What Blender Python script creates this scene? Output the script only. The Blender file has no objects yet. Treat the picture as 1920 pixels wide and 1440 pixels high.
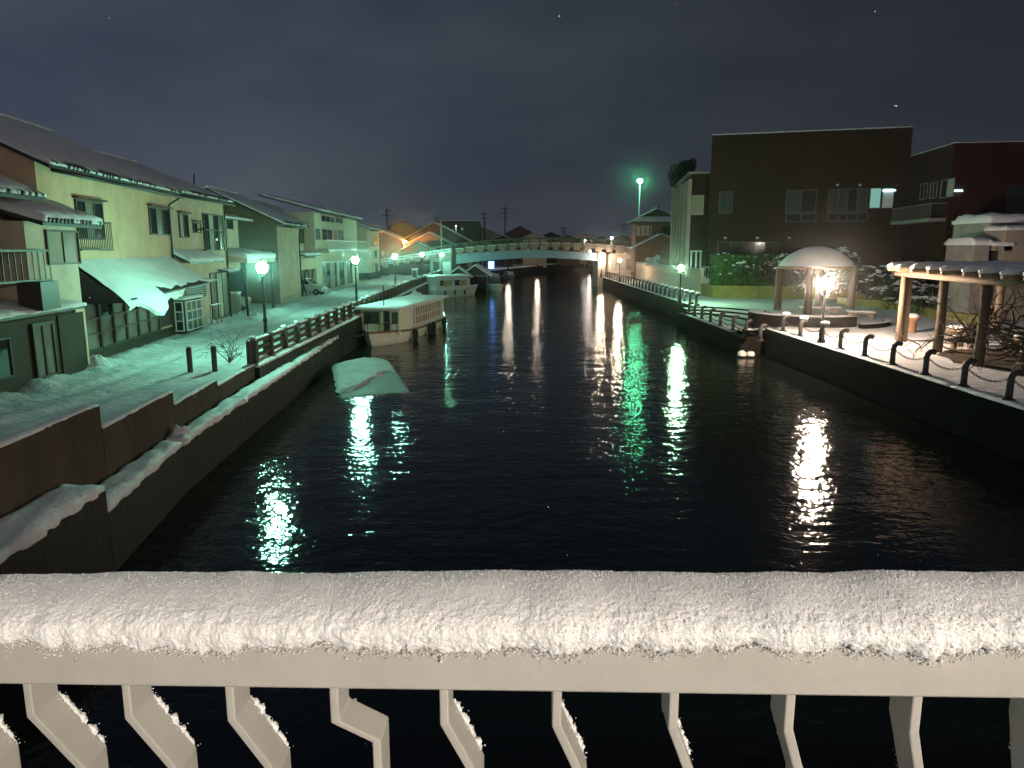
import bpy, math, random
import numpy as np
from mathutils import Vector, noise as mn

S = bpy.context.scene
# ---------------------------------------------------------------- camera
FPX = 1387.0                      # focal length in pixels of the 1920 px wide photograph
PITCH = math.atan2(254.0, FPX)
CAM = Vector((0.0, 0.0, 5.95))    # water is z = 0, the canal runs along +y
cd = bpy.data.cameras.new('camera'); cam = bpy.data.objects.new('camera', cd)
S.collection.objects.link(cam); S.camera = cam
cd.sensor_width = 36.0; cd.lens = FPX / 1920.0 * 36.0
cd.clip_start = 0.05; cd.clip_end = 3000
cam.location = CAM; cam.rotation_euler = (math.pi / 2 - PITCH, 0, 0)
# ---------------------------------------------------------------- night sky
W = bpy.data.worlds.new('World'); S.world = W; W.use_nodes = True
nt = W.node_tree; nt.nodes.clear()
def wn(t, **k):
    n = nt.nodes.new(t)
    for a, b in k.items(): setattr(n, a, b)
    return n
w_out = wn('ShaderNodeOutputWorld'); w_bg = wn('ShaderNodeBackground')
w_sky = wn('ShaderNodeTexSky', sky_type='NISHITA', sun_disc=False)
w_sky.sun_elevation = math.radians(1.0); w_sky.sun_rotation = math.radians(200)
w_tc = wn('ShaderNodeTexCoord'); w_map = wn('ShaderNodeMapping')
w_map.inputs['Scale'].default_value = (1.0, 1.0, 2.6)
w_no = wn('ShaderNodeTexNoise'); w_no.inputs['Scale'].default_value = 2.6; w_no.inputs['Detail'].default_value = 5
w_ra = wn('ShaderNodeValToRGB')
w_ra.color_ramp.elements[0].position = .38; w_ra.color_ramp.elements[0].color = (.0180, .0238, .0375, 1)
w_ra.color_ramp.elements[1].position = .72; w_ra.color_ramp.elements[1].color = (.0330, .0400, .0530, 1)
w_sep = wn('ShaderNodeSeparateXYZ')           # town glow on the low cloud over the left bank
w_mr = wn('ShaderNodeMapRange'); w_mr.inputs[1].default_value = .35; w_mr.inputs[2].default_value = -1.0
w_mr.inputs[3].default_value = .75; w_mr.inputs[4].default_value = 2.5
w_sc = wn('ShaderNodeVectorMath', operation='SCALE')
w_hz = wn('ShaderNodeMapRange'); w_hz.inputs[1].default_value = 0.0; w_hz.inputs[2].default_value = .30; w_hz.inputs[3].default_value = 1.35; w_hz.inputs[4].default_value = 1.0
w_sc2 = wn('ShaderNodeVectorMath', operation='SCALE')
w_ml = wn('ShaderNodeMix', data_type='RGBA', blend_type='ADD'); w_ml.inputs[0].default_value = .004
L = nt.links.new
L(w_tc.outputs['Generated'], w_map.inputs[0]); L(w_map.outputs[0], w_no.inputs['Vector'])
L(w_no.outputs[0], w_ra.inputs[0]); L(w_tc.outputs['Generated'], w_sep.inputs[0]); L(w_sep.outputs[0], w_mr.inputs[0])
L(w_ra.outputs[0], w_sc.inputs[0]); L(w_mr.outputs[0], w_sc.inputs['Scale'])
L(w_sep.outputs[2], w_hz.inputs[0]); L(w_sc.outputs[0], w_sc2.inputs[0]); L(w_hz.outputs[0], w_sc2.inputs['Scale']); L(w_sc2.outputs[0], w_ml.inputs[6]); L(w_sky.outputs[0], w_ml.inputs[7])
L(w_ml.outputs[2], w_bg.inputs[0]); w_bg.inputs[1].default_value = 1.0
L(w_bg.outputs[0], w_out.inputs[0])
sd = bpy.data.lights.new('moonlight', 'SUN'); sd.energy = .02; sd.angle = math.radians(20); sd.color = (1, .95, .88)
so = bpy.data.objects.new('moonlight', sd); S.collection.objects.link(so)
so.rotation_euler = (math.radians(40), 0, math.radians(-20))
# ---------------------------------------------------------------- exposure and sampling
S.view_settings.view_transform = 'Standard'; S.view_settings.look = 'None'
S.view_settings.exposure = 0; S.view_settings.gamma = 1; S.view_settings.use_curve_mapping = False
S.cycles.use_denoising = True
S.cycles.sample_clamp_indirect = 4.0
S.cycles.max_bounces = 4; S.cycles.diffuse_bounces = 2; S.cycles.glossy_bounces = 3; S.cycles.transparent_max_bounces = 8
S.cycles.caustics_reflective = False; S.cycles.caustics_refractive = False
S.cycles.use_light_tree = True

# ================================================================ helpers
RND = random.Random(7)
COL = S.collection
def ray(px, py):
    u = (px - 960) / FPX; v = (py - 720) / FPX
    return Vector((u, math.cos(PITCH) - v * math.sin(PITCH), -(math.sin(PITCH) + v * math.cos(PITCH))))
def PZ(px, py, Z):
    d = ray(px, py); return CAM + d * ((Z - CAM.z) / d.z)
def PY(px, py, Y):
    d = ray(px, py); return CAM + d * (Y / d.y)
def N3(x, y, z=0.): return mn.noise(Vector((x, y, z)))
def smooth(a, b, x):
    t = min(1, max(0, (x - a) / (b - a))); return t * t * (3 - 2 * t)
def interp(pts, y):
    if y <= pts[0][0]: return pts[0][1]
    for (a, b), (c, d) in zip(pts, pts[1:]):
        if y <= c: return b + (d - b) * (y - a) / (c - a)
    return pts[-1][1]

class MB:
    def __init__(s): s.v = []; s.f = []
    def add(s, vs, fs):
        o = len(s.v); s.v += [tuple(p) for p in vs]; s.f += [tuple(i + o for i in f) for f in fs]; return s
    def hexa(s, c):   # 8 corners: bottom ring 0-3 (ccw from above), top ring 4-7
        return s.add(c, [(3, 2, 1, 0), (4, 5, 6, 7), (0, 1, 5, 4), (1, 2, 6, 5), (2, 3, 7, 6), (3, 0, 4, 7)])
    def box(s, x0, x1, y0, y1, z0, z1):
        return s.hexa([(x0, y0, z0), (x1, y0, z0), (x1, y1, z0), (x0, y1, z0), (x0, y0, z1), (x1, y0, z1), (x1, y1, z1), (x0, y1, z1)])
    def rbox(s, c, sx, sy, sz, a):      # centred on c in plan, standing on c.z
        ca, sa = math.cos(a), math.sin(a)
        q = [(-1, -1), (1, -1), (1, 1), (-1, 1)]
        p = [(c[0] + (i * sx * ca - j * sy * sa) / 2, c[1] + (i * sx * sa + j * sy * ca) / 2) for i, j in q]
        return s.hexa([(x, y, c[2]) for x, y in p] + [(x, y, c[2] + sz) for x, y in p])
    def prism(s, poly, z0, z1):
        n = len(poly)
        z1f = z1 if callable(z1) else (lambda x, y: z1)
        vs = [(x, y, z0) for x, y in poly] + [(x, y, z1f(x, y)) for x, y in poly]
        return s.add(vs, [tuple(range(n - 1, -1, -1)), tuple(range(n, 2 * n))] + [(i, (i + 1) % n, n + (i + 1) % n, n + i) for i in range(n)])
    def extrude(s, poly3, vec):
        n = len(poly3); vec = Vector(vec)
        vs = [Vector(p) for p in poly3]; vs = vs + [p + vec for p in vs]
        return s.add(vs, [tuple(range(n - 1, -1, -1)), tuple(range(n, 2 * n))] + [(i, (i + 1) % n, n + (i + 1) % n, n + i) for i in range(n)])
    def bar(s, a, b, w, h=None, up=(0, 0, 1)):
        a, b = Vector(a), Vector(b); h = h or w
        d = (b - a).normalized(); up = Vector(up)
        if abs(d.dot(up)) > .98: up = Vector((0, 1, 0))
        r = d.cross(up).normalized() * w / 2; t = r.cross(d).normalized() * h / 2
        return s.hexa([a - r - t, a + r - t, b + r - t, b - r - t, a - r + t, a + r + t, b + r + t, b - r + t])
    def tube(s, pts, rad, n=6, cap=True):
        pts = [Vector(p) for p in pts]; m = len(pts)
        rs = rad if isinstance(rad, (list, tuple)) else [rad] * m
        ref = None; o = []
        for i, p in enumerate(pts):
            d = (pts[min(i + 1, m - 1)] - pts[max(i - 1, 0)])
            d = d.normalized() if d.length > 1e-9 else Vector((0, 0, 1))
            if ref is None: ref = d.orthogonal().normalized()
            ref = (ref - d * ref.dot(d)); ref = ref.normalized() if ref.length > 1e-6 else d.orthogonal().normalized()
            t = d.cross(ref)
            for k in range(n):
                a = 2 * math.pi * k / n; o.append(p + (ref * math.cos(a) + t * math.sin(a)) * rs[i])
        fs = [(i * n + k, i * n + (k + 1) % n, (i + 1) * n + (k + 1) % n, (i + 1) * n + k) for i in range(m - 1) for k in range(n)]
        if cap: fs += [tuple(range(n - 1, -1, -1)), tuple(range((m - 1) * n, m * n))]
        return s.add(o, fs)
    def lathe(s, c, prof, n=12, sx=1, sy=1):
        o = []; m = len(prof)
        for r, z in prof:
            for k in range(n):
                a = 2 * math.pi * k / n; o.append((c[0] + r * math.cos(a) * sx, c[1] + r * math.sin(a) * sy, c[2] + z))
        fs = [(i * n + k, i * n + (k + 1) % n, (i + 1) * n + (k + 1) % n, (i + 1) * n + k) for i in range(m - 1) for k in range(n)]
        fs += [tuple(range(n - 1, -1, -1)), tuple(range((m - 1) * n, m * n))]
        return s.add(o, fs)
    def sphere(s, c, r, n=12, m=8, sz=1):
        return s.lathe(c, [(max(1e-4, r * math.sin(math.pi * i / m)), -r * sz * math.cos(math.pi * i / m)) for i in range(m + 1)], n)
    def torus(s, c, R, r, axis='y', n=16, m=7, rot=0):
        o = []
        for i in range(n):
            a = 2 * math.pi * i / n
            for k in range(m):
                b = 2 * math.pi * k / m; q = R + r * math.cos(b); t = r * math.sin(b)
                p = {'y': (q * math.cos(a), t, q * math.sin(a)), 'x': (t, q * math.cos(a), q * math.sin(a)), 'z': (q * math.cos(a), q * math.sin(a), t)}[axis]
                x, y = p[0] * math.cos(rot) - p[1] * math.sin(rot), p[0] * math.sin(rot) + p[1] * math.cos(rot)
                o.append((c[0] + x, c[1] + y, c[2] + p[2]))
        return s.add(o, [(i * m + k, ((i + 1) % n) * m + k, ((i + 1) % n) * m + (k + 1) % m, i * m + (k + 1) % m) for i in range(n) for k in range(m)])
    def quad(s, a, b, c, d): return s.add([a, b, c, d], [(0, 1, 2, 3)])
    def grid(s, fn, nu, nv, flip=False):
        vs = [fn(i, j) for i in range(nu + 1) for j in range(nv + 1)]
        q = nv + 1
        fs = [(i * q + j, (i + 1) * q + j, (i + 1) * q + j + 1, i * q + j + 1) for i in range(nu) for j in range(nv)]
        if flip: fs = [f[::-1] for f in fs]
        return s.add(vs, fs)
    def snow(s, c00, c10, c11, c01, th, nu=24, nv=10, seed=0., rag=.05, lip=.55, drop=.02, fq=1.2):
        """a lying sheet of snow over a quad: rounded, uneven edge, closed down to the surface"""
        c00, c10, c11, c01 = map(Vector, (c00, c10, c11, c01))
        U = (c10 - c00).normalized(); V = (c01 - c00).normalized()
        o = []; q = nv + 1
        for i in range(nu + 1):
            for j in range(nv + 1):
                a, b = i / nu, j / nv
                p = c00 * (1 - a) * (1 - b) + c10 * a * (1 - b) + c11 * a * b + c01 * (1 - a) * b
                n1 = N3(p.x * fq + seed, p.y * fq, p.z * fq + seed); n2 = N3(p.x * 4.1 + seed, p.y * 4.1, p.z * 4.1)
                e = min(i, nu - i, j, nv - j)
                t = th * ((lip, .86, .97)[e] if e < 3 else 1) * (1 + .35 * n1 + .16 * n2)
                if e == 0:
                    p = p + U * ((-1 if i == 0 else 1 if i == nu else 0) * rag * (.5 + n2 + n1)) + V * ((-1 if j == 0 else 1 if j == nv else 0) * rag * (.5 + n2 + n1))
                o.append((p.x, p.y, p.z + t))
        fs = [(i * q + j, (i + 1) * q + j, (i + 1) * q + j + 1, i * q + j + 1) for i in range(nu) for j in range(nv)]
        ring = [i * q for i in range(nu + 1)] + [nu * q + j for j in range(1, nv + 1)] + [i * q + nv for i in range(nu - 1, -1, -1)] + [j for j in range(nv - 1, 0, -1)]
        b0 = len(o)
        for k in ring:
            i, j = divmod(k, q); a, b = i / nu, j / nv
            p = c00 * (1 - a) * (1 - b) + c10 * a * (1 - b) + c11 * a * b + c01 * (1 - a) * b
            x, y, z = o[k]; o.append((x * .8 + p.x * .2, y * .8 + p.y * .2, p.z - drop))
        m = len(ring)
        fs += [(ring[(k + 1) % m], ring[k], b0 + k, b0 + (k + 1) % m) for k in range(m)]
        return s.add(o, fs)
    def build(s, name, mat, parent=None, smooth=False, base=None):
        me = bpy.data.meshes.new(name)
        o = parent
        off = Vector((0, 0, 0))
        while o is not None: off += o.location; o = o.parent
        loc = Vector(base) - off if base is not None else Vector((0, 0, 0))
        off = off + loc
        me.from_pydata([(x - off.x, y - off.y, z - off.z) for x, y, z in s.v], [], s.f)
        me.materials.append(mat)
        if smooth: me.shade_smooth() if hasattr(me, 'shade_smooth') else me.polygons.foreach_set('use_smooth', [True] * len(me.polygons))
        me.update()
        ob = bpy.data.objects.new(name, me); COL.objects.link(ob); ob.location = loc
        if parent is not None: ob.parent = parent
        return ob

def tag(o, label=None, cat=None, group=None, kind=None):
    if label: o['label'] = label
    if cat: o['category'] = cat
    if group: o['group'] = group
    if kind: o['kind'] = kind
    return o
def thing(name, label, cat, loc, group=None):
    o = bpy.data.objects.new(name, None); COL.objects.link(o); o.location = Vector(loc); o.empty_display_size = .2
    return tag(o, label, cat, group)
def copy_tree(o, loc=None, parent=None, label=None):
    c = o.copy(); COL.objects.link(c); c.parent = parent
    if loc is not None: c.location = Vector(loc)
    if label: c['label'] = label
    for ch in list(o.children): copy_tree(ch, None, c)
    return c
def mesh_copy(o, loc, parent=None):
    c = o.copy(); COL.objects.link(c); c.location = Vector(loc)
    if parent is not None: c.parent = parent
    return c
ORD = ['first', 'second', 'third', 'fourth', 'fifth', 'sixth', 'seventh', 'eighth', 'ninth', 'tenth', 'eleventh', 'twelfth', 'thirteenth', 'fourteenth', 'fifteenth']

class Frame:
    """a vertical plane: u runs along it, d comes out of it (to the right of u), z is world height"""
    def __init__(s, P0, P1):
        s.o = Vector((P0[0], P0[1], 0)); e = Vector((P1[0], P1[1], 0)) - s.o
        s.L = e.length; s.u = e.normalized(); s.n = Vector((s.u.y, -s.u.x, 0))
    def w(s, u, d, z): p = s.o + s.u * u + s.n * d; return Vector((p.x, p.y, z))
    def uz(s, px, py, d=0.):
        r = ray(px, py); t = ((s.o + s.n * d - CAM).dot(s.n)) / r.dot(s.n); p = CAM + r * t
        return (p - s.o).dot(s.u), p.z
    def rect(s, x0, y0, x1, y1, d=0.):
        xm, ym = (x0 + x1) / 2, (y0 + y1) / 2
        return s.uz(x0, ym, d)[0], s.uz(x1, ym, d)[0], s.uz(xm, y1, d)[1], s.uz(xm, y0, d)[1]
def fbox(mb, F, u0, u1, d0, d1, z0, z1):
    return mb.hexa([F.w(u0, d1, z0), F.w(u1, d1, z0), F.w(u1, d0, z0), F.w(u0, d0, z0), F.w(u0, d1, z1), F.w(u1, d1, z1), F.w(u1, d0, z1), F.w(u0, d0, z1)][::1])

# ---------------------------------------------------------------- materials
def mat(name, col, rough=.7, var=.25, scale=3., bump=0., bscale=None, metal=0., col2=None, stretch=(1, 1, 1), spec=.4, sss=0.):
    m = bpy.data.materials.new(name); m.use_nodes = True
    t = m.node_tree; b = t.nodes['Principled BSDF']
    b.inputs['Roughness'].default_value = rough; b.inputs['Metallic'].default_value = metal
    b.inputs['Specular IOR Level'].default_value = spec
    tc = t.nodes.new('ShaderNodeTexCoord'); mp = t.nodes.new('ShaderNodeMapping'); mp.inputs['Scale'].default_value = stretch
    t.links.new(tc.outputs['Object'], mp.inputs[0])
    no = t.nodes.new('ShaderNodeTexNoise'); no.inputs['Scale'].default_value = scale; no.inputs['Detail'].default_value = 6; no.inputs['Roughness'].default_value = .62
    t.links.new(mp.outputs[0], no.inputs['Vector'])
    ra = t.nodes.new('ShaderNodeValToRGB'); c2 = col2 or tuple(c * (1 - var) for c in col)
    ra.color_ramp.elements[0].position = .32; ra.color_ramp.elements[1].position = .68
    ra.color_ramp.elements[0].color = (*c2, 1); ra.color_ramp.elements[1].color = (*col, 1)
    t.links.new(no.outputs[0], ra.inputs[0]); t.links.new(ra.outputs[0], b.inputs['Base Color'])
    if bump:
        n2 = t.nodes.new('ShaderNodeTexNoise'); n2.inputs['Scale'].default_value = bscale or scale * 4; n2.inputs['Detail'].default_value = 4
        t.links.new(mp.outputs[0], n2.inputs['Vector'])
        bp = t.nodes.new('ShaderNodeBump'); bp.inputs['Distance'].default_value = bump; bp.inputs['Strength'].default_value = 1
        t.links.new(n2.outputs[0], bp.inputs['Height']); t.links.new(bp.outputs[0], b.inputs['Normal'])
    if sss:
        b.inputs['Subsurface Weight'].default_value = sss; b.inputs['Subsurface Radius'].default_value = (.9, 1.0, 1.1); b.inputs['Subsurface Scale'].default_value = .0035
    return m
def glow(name, col, strength):
    m = bpy.data.materials.new(name); m.use_nodes = True; t = m.node_tree
    b = t.nodes['Principled BSDF']; b.inputs['Base Color'].default_value = (.8, .8, .8, 1); b.inputs['Roughness'].default_value = .3
    b.inputs['Emission Color'].default_value = (*col, 1); b.inputs['Emission Strength'].default_value = strength
    return m
M = {}
M['snow'] = mat('snow', (.86, .88, .90), .65, .06, 1.6, .03, 9)
M['snow_ground'] = mat('snow_ground', (.84, .86, .88), .7, .20, .9, .08, 2.8)
M['snow_rail'] = mat('snow_rail', (.90, .91, .92), .55, .04, 160, .0020, 520, sss=.35)
M['concrete'] = mat('concrete', (.36, .34, .31), .85, .35, 1.3, .01, 20)
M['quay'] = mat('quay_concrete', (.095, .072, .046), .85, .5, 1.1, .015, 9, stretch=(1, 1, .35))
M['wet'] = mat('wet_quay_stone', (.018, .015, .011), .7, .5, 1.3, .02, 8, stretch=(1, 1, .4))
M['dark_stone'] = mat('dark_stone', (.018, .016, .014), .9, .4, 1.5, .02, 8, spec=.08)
M['beige'] = mat('beige_stucco', (.66, .49, .36), .85, .26, 1.2, .004, 60)
M['yellow'] = mat('yellow_stucco', (.76, .52, .34), .85, .26, 1.0, .004, 60)
M['cream'] = mat('cream_stucco', (.70, .57, .44), .85, .22, 1.2, .004, 60)
M['olive'] = mat('olive_siding', (.17, .14, .07), .8, .18, 1.2, .004, 60)
M['brown_wall'] = mat('brown_boards', (.055, .042, .027), .8, .35, 2.5, .006, 14, stretch=(3, 3, .4))
M['tile'] = mat('roof_tile', (.05, .05, .055), .45, .3, 5, .004, 20)
M['frame'] = mat('window_frame', (.055, .045, .035), .5, .2, 5)
M['alu'] = mat('aluminium', (.42, .42, .41), .4, .15, 6, metal=.6)
M['white'] = mat('white_paint', (.72, .72, .69), .5, .12, 3)
M['glass'] = mat('window_glass', (.03, .035, .035), .06, .2, 1, spec=.7)
M['glass_pale'] = mat('frosted_glass', (.17, .16, .12), .25, .35, 2, spec=.5)
M['curtain_dim'] = mat('curtain_dim', (.10, .11, .105), .9, .6, 1.6, stretch=(8, 8, .25))
M['alu_dim'] = mat('dull_frame', (.13, .135, .13), .6, .2, 3)
M['snow_grey'] = mat('wet_snow', (.46, .48, .48), .6, .25, 1.4, .03, 7)
M['white_cabin'] = mat('cabin_paint', (.88, .84, .72), .5, .15, 1.5)
M['curtain'] = mat('curtain', (.50, .47, .38), .9, .4, 2.2, stretch=(9, 9, .3))
M['metal'] = mat('black_metal', (.028, .030, .030), .42, .3, 6, .002, 30, metal=.2)
M['bollard'] = mat('bollard_iron', (.050, .047, .045), .5, .3, 6, .002, 30)
M['fence'] = mat('fence_concrete', (.105, .085, .065), .75, .3, 4, .004, 20)
M['wood'] = mat('log_wood', (.34, .25, .17), .75, .4, 3, .01, 12, stretch=(4, 4, .6))
M['bark'] = mat('bark', (.12, .095, .065), .9, .4, 6, .01, 20)
M['railing'] = mat('railing_paint', (.43, .415, .385), .42, .16, 7, .0006, 60)
M['brick'] = mat('brick_dark', (.050, .028, .016), .85, .25, .6, .004, 30)
M['brick_red'] = mat('brick_red', (.042, .014, .011), .85, .25, .6, .004, 30)
M['steel_blue'] = mat('girder_paint', (.28, .40, .50), .5, .2, .8)
M['hull'] = mat('hull_paint', (.88, .83, .74), .45, .2, 1.5)
M['hull_red'] = mat('gunwale_paint', (.30, .13, .08), .55, .3, 3)
M['tyre'] = mat('tyre_rubber', (.015, .015, .015), .8, .3, 8, .003, 40)
M['tarp'] = mat('tarpaulin', (.24, .26, .25), .6, .2, 1.5, .01, 6)
M['leaf'] = mat('leaf', (.09, .19, .05), .5, .5, 3)
M['leaf_dark'] = mat('leaf_dark', (.045, .075, .035), .6, .4, 3)
M['soil'] = mat('soil', (.075, .05, .032), .95, .4, 4, .02, 12)
M['stone'] = mat('bench_stone', (.36, .31, .26), .8, .25, 3, .006, 20)
M['mustard'] = mat('planter_render', (.30, .26, .085), .85, .3, 1.5, .006, 30)
M['pink'] = mat('wall_render', (.55, .46, .37), .85, .15, 1.2, .004, 40)
M['yellow_ring'] = mat('lifebuoy', (.60, .48, .16), .6, .2, 4)
M['car'] = mat('car_paint', (.60, .61, .60), .3, .06, 2, spec=.6)
M['chrome'] = mat('chrome', (.6, .6, .6), .2, .1, 3, metal=.9)
M['asphalt'] = mat('asphalt', (.05, .05, .05), .9, .3, 5, .005, 60)
M['orange_wall'] = mat('weatherboard', (.21, .125, .075), .85, .3, 1.2, .006, 14, stretch=(.4, .4, 5))
M['g_green'] = glow('lamp_green', (.33, 1.0, .68), 900)
M['g_green2'] = glow('lamp_greenwhite', (.46, 1.0, .56), 1300)
M['g_warm'] = glow('lamp_warm', (1.0, .75, .56), 3300)
M['g_quay'] = glow('lamp_quay', (1.0, .76, .55), 650)
M['g_far'] = glow('lamp_far', (1.0, .82, .66), 330)
M['g_bridge'] = glow('lamp_bridge', (1.0, .87, .72), 1700)
M['g_pole'] = glow('lamp_mercury', (.16, 1.0, .46), 300)
M['g_sodium'] = glow('lamp_sodium', (1.0, .36, .06), 2200)
M['g_white'] = glow('lamp_white', (.85, 1.0, .95), 160)
M['g_blue'] = glow('lamp_blue', (.12, .30, 1.0), 10)
M['g_pane'] = glow('pane_glow', (.20, .85, .72), .30)  # emission on the pane itself, standing in for a lit room behind
M['g_pane_dim'] = glow('pane_glow_dim', (.22, .42, .40), .035)
M['g_tube'] = glow('tube_light', (.55, .85, 1.0), 5)
# ================================================================ the setting
XW = [(-8, -7.4), (10, -8.1), (14.65, -8.36), (18.6, -8.7), (22.2, -9.0), (27, -9.35), (48, -9.75), (70, -10.3), (92, -10.6), (125, -10.8), (135, -6), (150, -2.2), (170, 3), (205, 13), (250, 26), (320, 60)]
XL = [(-8, -5.6), (12.9, -7.4), (17.8, -8.1), (38, -9.3), (41, -9.5)]
XR = [(-8, 14.5), (122, 14.4), (150, 17), (200, 25), (250, 40), (320, 80)]
ZL, ZR, ZT = 1.2, 1.5, 1.0
ZST = [(-8, 4.25), (1, 4.2), (8, 3.12), (12, 2.68), (16, 2.26), (20, 1.93), (24, 1.8)]
def zstreet(y): return interp(ZST, y)
def street_h(x, y, off):
    z = zstreet(y)
    if off < 16 and 8 < y < 132:
        z += .05 * N3(x * .9, y * .13) + .035 * N3(x * 2.3, y * .5, 3) + .03 * N3(x * 2.6, y * 2.2, 7) + .024 * N3(x * 5.5, y * 5, 1)
        b = math.exp(-((off - (5.3 + .022 * (y - 20))) / .55) ** 2)
        z += b * max(0, .16 + .3 * N3(x * .8, y * .9, 5) + .1 * N3(x * 3, y * 3, 8))
        z += .10 * math.exp(-(off / .5) ** 2) * (1 if y > 27 else .3) * (1 + N3(x * 2, y * .8, 2))
        for k in (2.2, 3.7): z -= .09 * math.exp(-((off - k - .25 * N3(0, y * .08, k)) / .22) ** 2) * (.6 + .6 * N3(k, y * .5))
    return z
mb = MB()
ys = [-8 + .5 * i for i in range(32)] + [8 + .2 * i for i in range(248)] + [57.5 + .8 * i for i in range(95)] + [134 + 4 * i for i in range(30)] + [260, 320, 420, 600, 900, 1500]
offs = [0, .16, .3] + [.5 + .2 * i for i in range(72)] + [16, 20, 28, 45, 90, 200, 500, 1300]
def gfn(i, j):
    y = ys[i]; x = interp(XW, y) - offs[j]
    if j == 0: return (x - .16, y, 1.0)
    return (x, y, street_h(x, y, offs[j]))
mb.grid(gfn, len(ys) - 1, len(offs) - 1)
street = tag(mb.build('snow_covered_street', M['snow_ground'], smooth=True), kind='structure')

# right bank: plaza with a half-round notch stepping down to the water
CT = (13.4, 50.0)
def arc(r, a0=-90, a1=90, n=28): return [(CT[0] + (r - 3.0) * math.cos(math.radians(a0 + (a1 - a0) * k / n)), CT[1] + r * math.sin(math.radians(a0 + (a1 - a0) * k / n))) for k in range(n + 1)]
def plaza_poly():
    p = [(14.5, -8)]
    a = [q for q in arc(8.2, n=60) if q[0] >= 14.47]
    p += [(14.5, a[0][1])] + a + [(14.42, a[-1][1])]
    p += [(x, y) for y, x in XR if y > 60]
    return p + [(400, 1500), (1500, 1500), (1500, -8)]
mb = MB(); pp = plaza_poly(); mb.add([(x, y, ZR) for x, y in pp], [tuple(range(len(pp)))])
plaza = tag(mb.build('snowy_plaza', M['snow_ground']), kind='structure')
mb = MB(); mb.quad((-60, -60, 0), (200, -60, 0), (200, 400, 0), (-60, 400, 0))
wm = bpy.data.materials.new('canal_water'); wm.use_nodes = True; t = wm.node_tree; b = t.nodes['Principled BSDF']
b.inputs['Base Color'].default_value = (.006, .009, .008, 1); b.inputs['Roughness'].default_value = .07; b.inputs['IOR'].default_value = 1.33
tc = t.nodes.new('ShaderNodeTexCoord'); prev = None
pn = t.nodes.new('ShaderNodeTexNoise'); pn.inputs['Scale'].default_value = .13; pn.inputs['Detail'].default_value = 3; t.links.new(tc.outputs['Object'], pn.inputs['Vector'])
calm = t.nodes.new('ShaderNodeMapRange'); calm.inputs[1].default_value = .36; calm.inputs[2].default_value = .62; calm.inputs[3].default_value = .58; calm.inputs[4].default_value = 1.0; t.links.new(pn.outputs[0], calm.inputs[0])
for sc, dist, det, st in ((.55, .060, 2, (.8, 1.2, 1)), (2.3, .030, 2, (.9, 1.2, 1)), (7.0, .0125, 2, (1.0, 1.1, 1))):
    mp = t.nodes.new('ShaderNodeMapping'); mp.inputs['Scale'].default_value = st; t.links.new(tc.outputs['Object'], mp.inputs[0])
    no = t.nodes.new('ShaderNodeTexNoise'); no.inputs['Scale'].default_value = sc; no.inputs['Detail'].default_value = det
    t.links.new(mp.outputs[0], no.inputs['Vector'])
    bp = t.nodes.new('ShaderNodeBump'); bp.inputs['Distance'].default_value = dist; t.links.new(calm.outputs[0], bp.inputs['Strength'])
    t.links.new(no.outputs[0], bp.inputs['Height'])
    if prev: t.links.new(prev.outputs[0], bp.inputs['Normal'])
    prev = bp
t.links.new(prev.outputs[0], b.inputs['Normal'])
water = tag(mb.build('canal_water', wm), kind='structure')

# ---- left quay: stepped panel wall, ledge, plain wall beyond
t0 = thing('stepped_quay_wall', 'brown stepped concrete wall above the left ledge, dropping panel by panel', 'wall', (-8.4, 14, 0))
for a, c, zt in ((0.9, 5.6, 3.85), (5.6, 10.15, 3.36), (10.15, 14.65, 2.84), (14.65, 18.6, 2.35), (18.6, 22.2, 2.0), (22.2, 26.4, 1.83)):
    mb = MB(); xa, xc = interp(XW, a), interp(XW, c)
    mb.hexa([(xa - .22, a, -.6), (xa + .02, a, -.6), (xc + .02, c - .02, -.6), (xc - .22, c - .02, -.6), (xa - .22, a, zt), (xa + .02, a, zt), (xc + .02, c - .02, zt), (xc - .22, c - .02, zt)])
    pn = mb.build('panel', M['quay'], t0)
    mb = MB(); mb.snow((xa - .22, a + .03, zt), (xc - .22, c - .05, zt), (xc + .015, c - .05, zt), (xa + .015, a + .03, zt), .035, 40, 5, a, .01, .3)
    mb.build('snow_cap', M['snow'], pn, True)
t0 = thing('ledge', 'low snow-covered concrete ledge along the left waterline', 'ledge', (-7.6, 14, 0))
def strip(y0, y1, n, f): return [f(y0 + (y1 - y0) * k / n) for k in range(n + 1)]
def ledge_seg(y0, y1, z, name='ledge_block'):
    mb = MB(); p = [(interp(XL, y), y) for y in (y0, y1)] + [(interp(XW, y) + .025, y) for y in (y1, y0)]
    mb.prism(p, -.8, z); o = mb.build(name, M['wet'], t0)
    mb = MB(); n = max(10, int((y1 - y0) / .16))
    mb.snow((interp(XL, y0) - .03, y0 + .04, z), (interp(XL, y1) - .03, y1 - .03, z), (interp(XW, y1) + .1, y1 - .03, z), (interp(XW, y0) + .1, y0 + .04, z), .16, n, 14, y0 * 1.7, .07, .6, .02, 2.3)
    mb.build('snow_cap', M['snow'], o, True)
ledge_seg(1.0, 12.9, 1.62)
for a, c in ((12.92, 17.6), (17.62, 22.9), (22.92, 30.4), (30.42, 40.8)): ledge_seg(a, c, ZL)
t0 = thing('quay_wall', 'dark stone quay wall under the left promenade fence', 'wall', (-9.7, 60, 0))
pts = [26.4, 34, 41, 48, 59, 70, 81, 92, 103, 114, 125]
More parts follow.
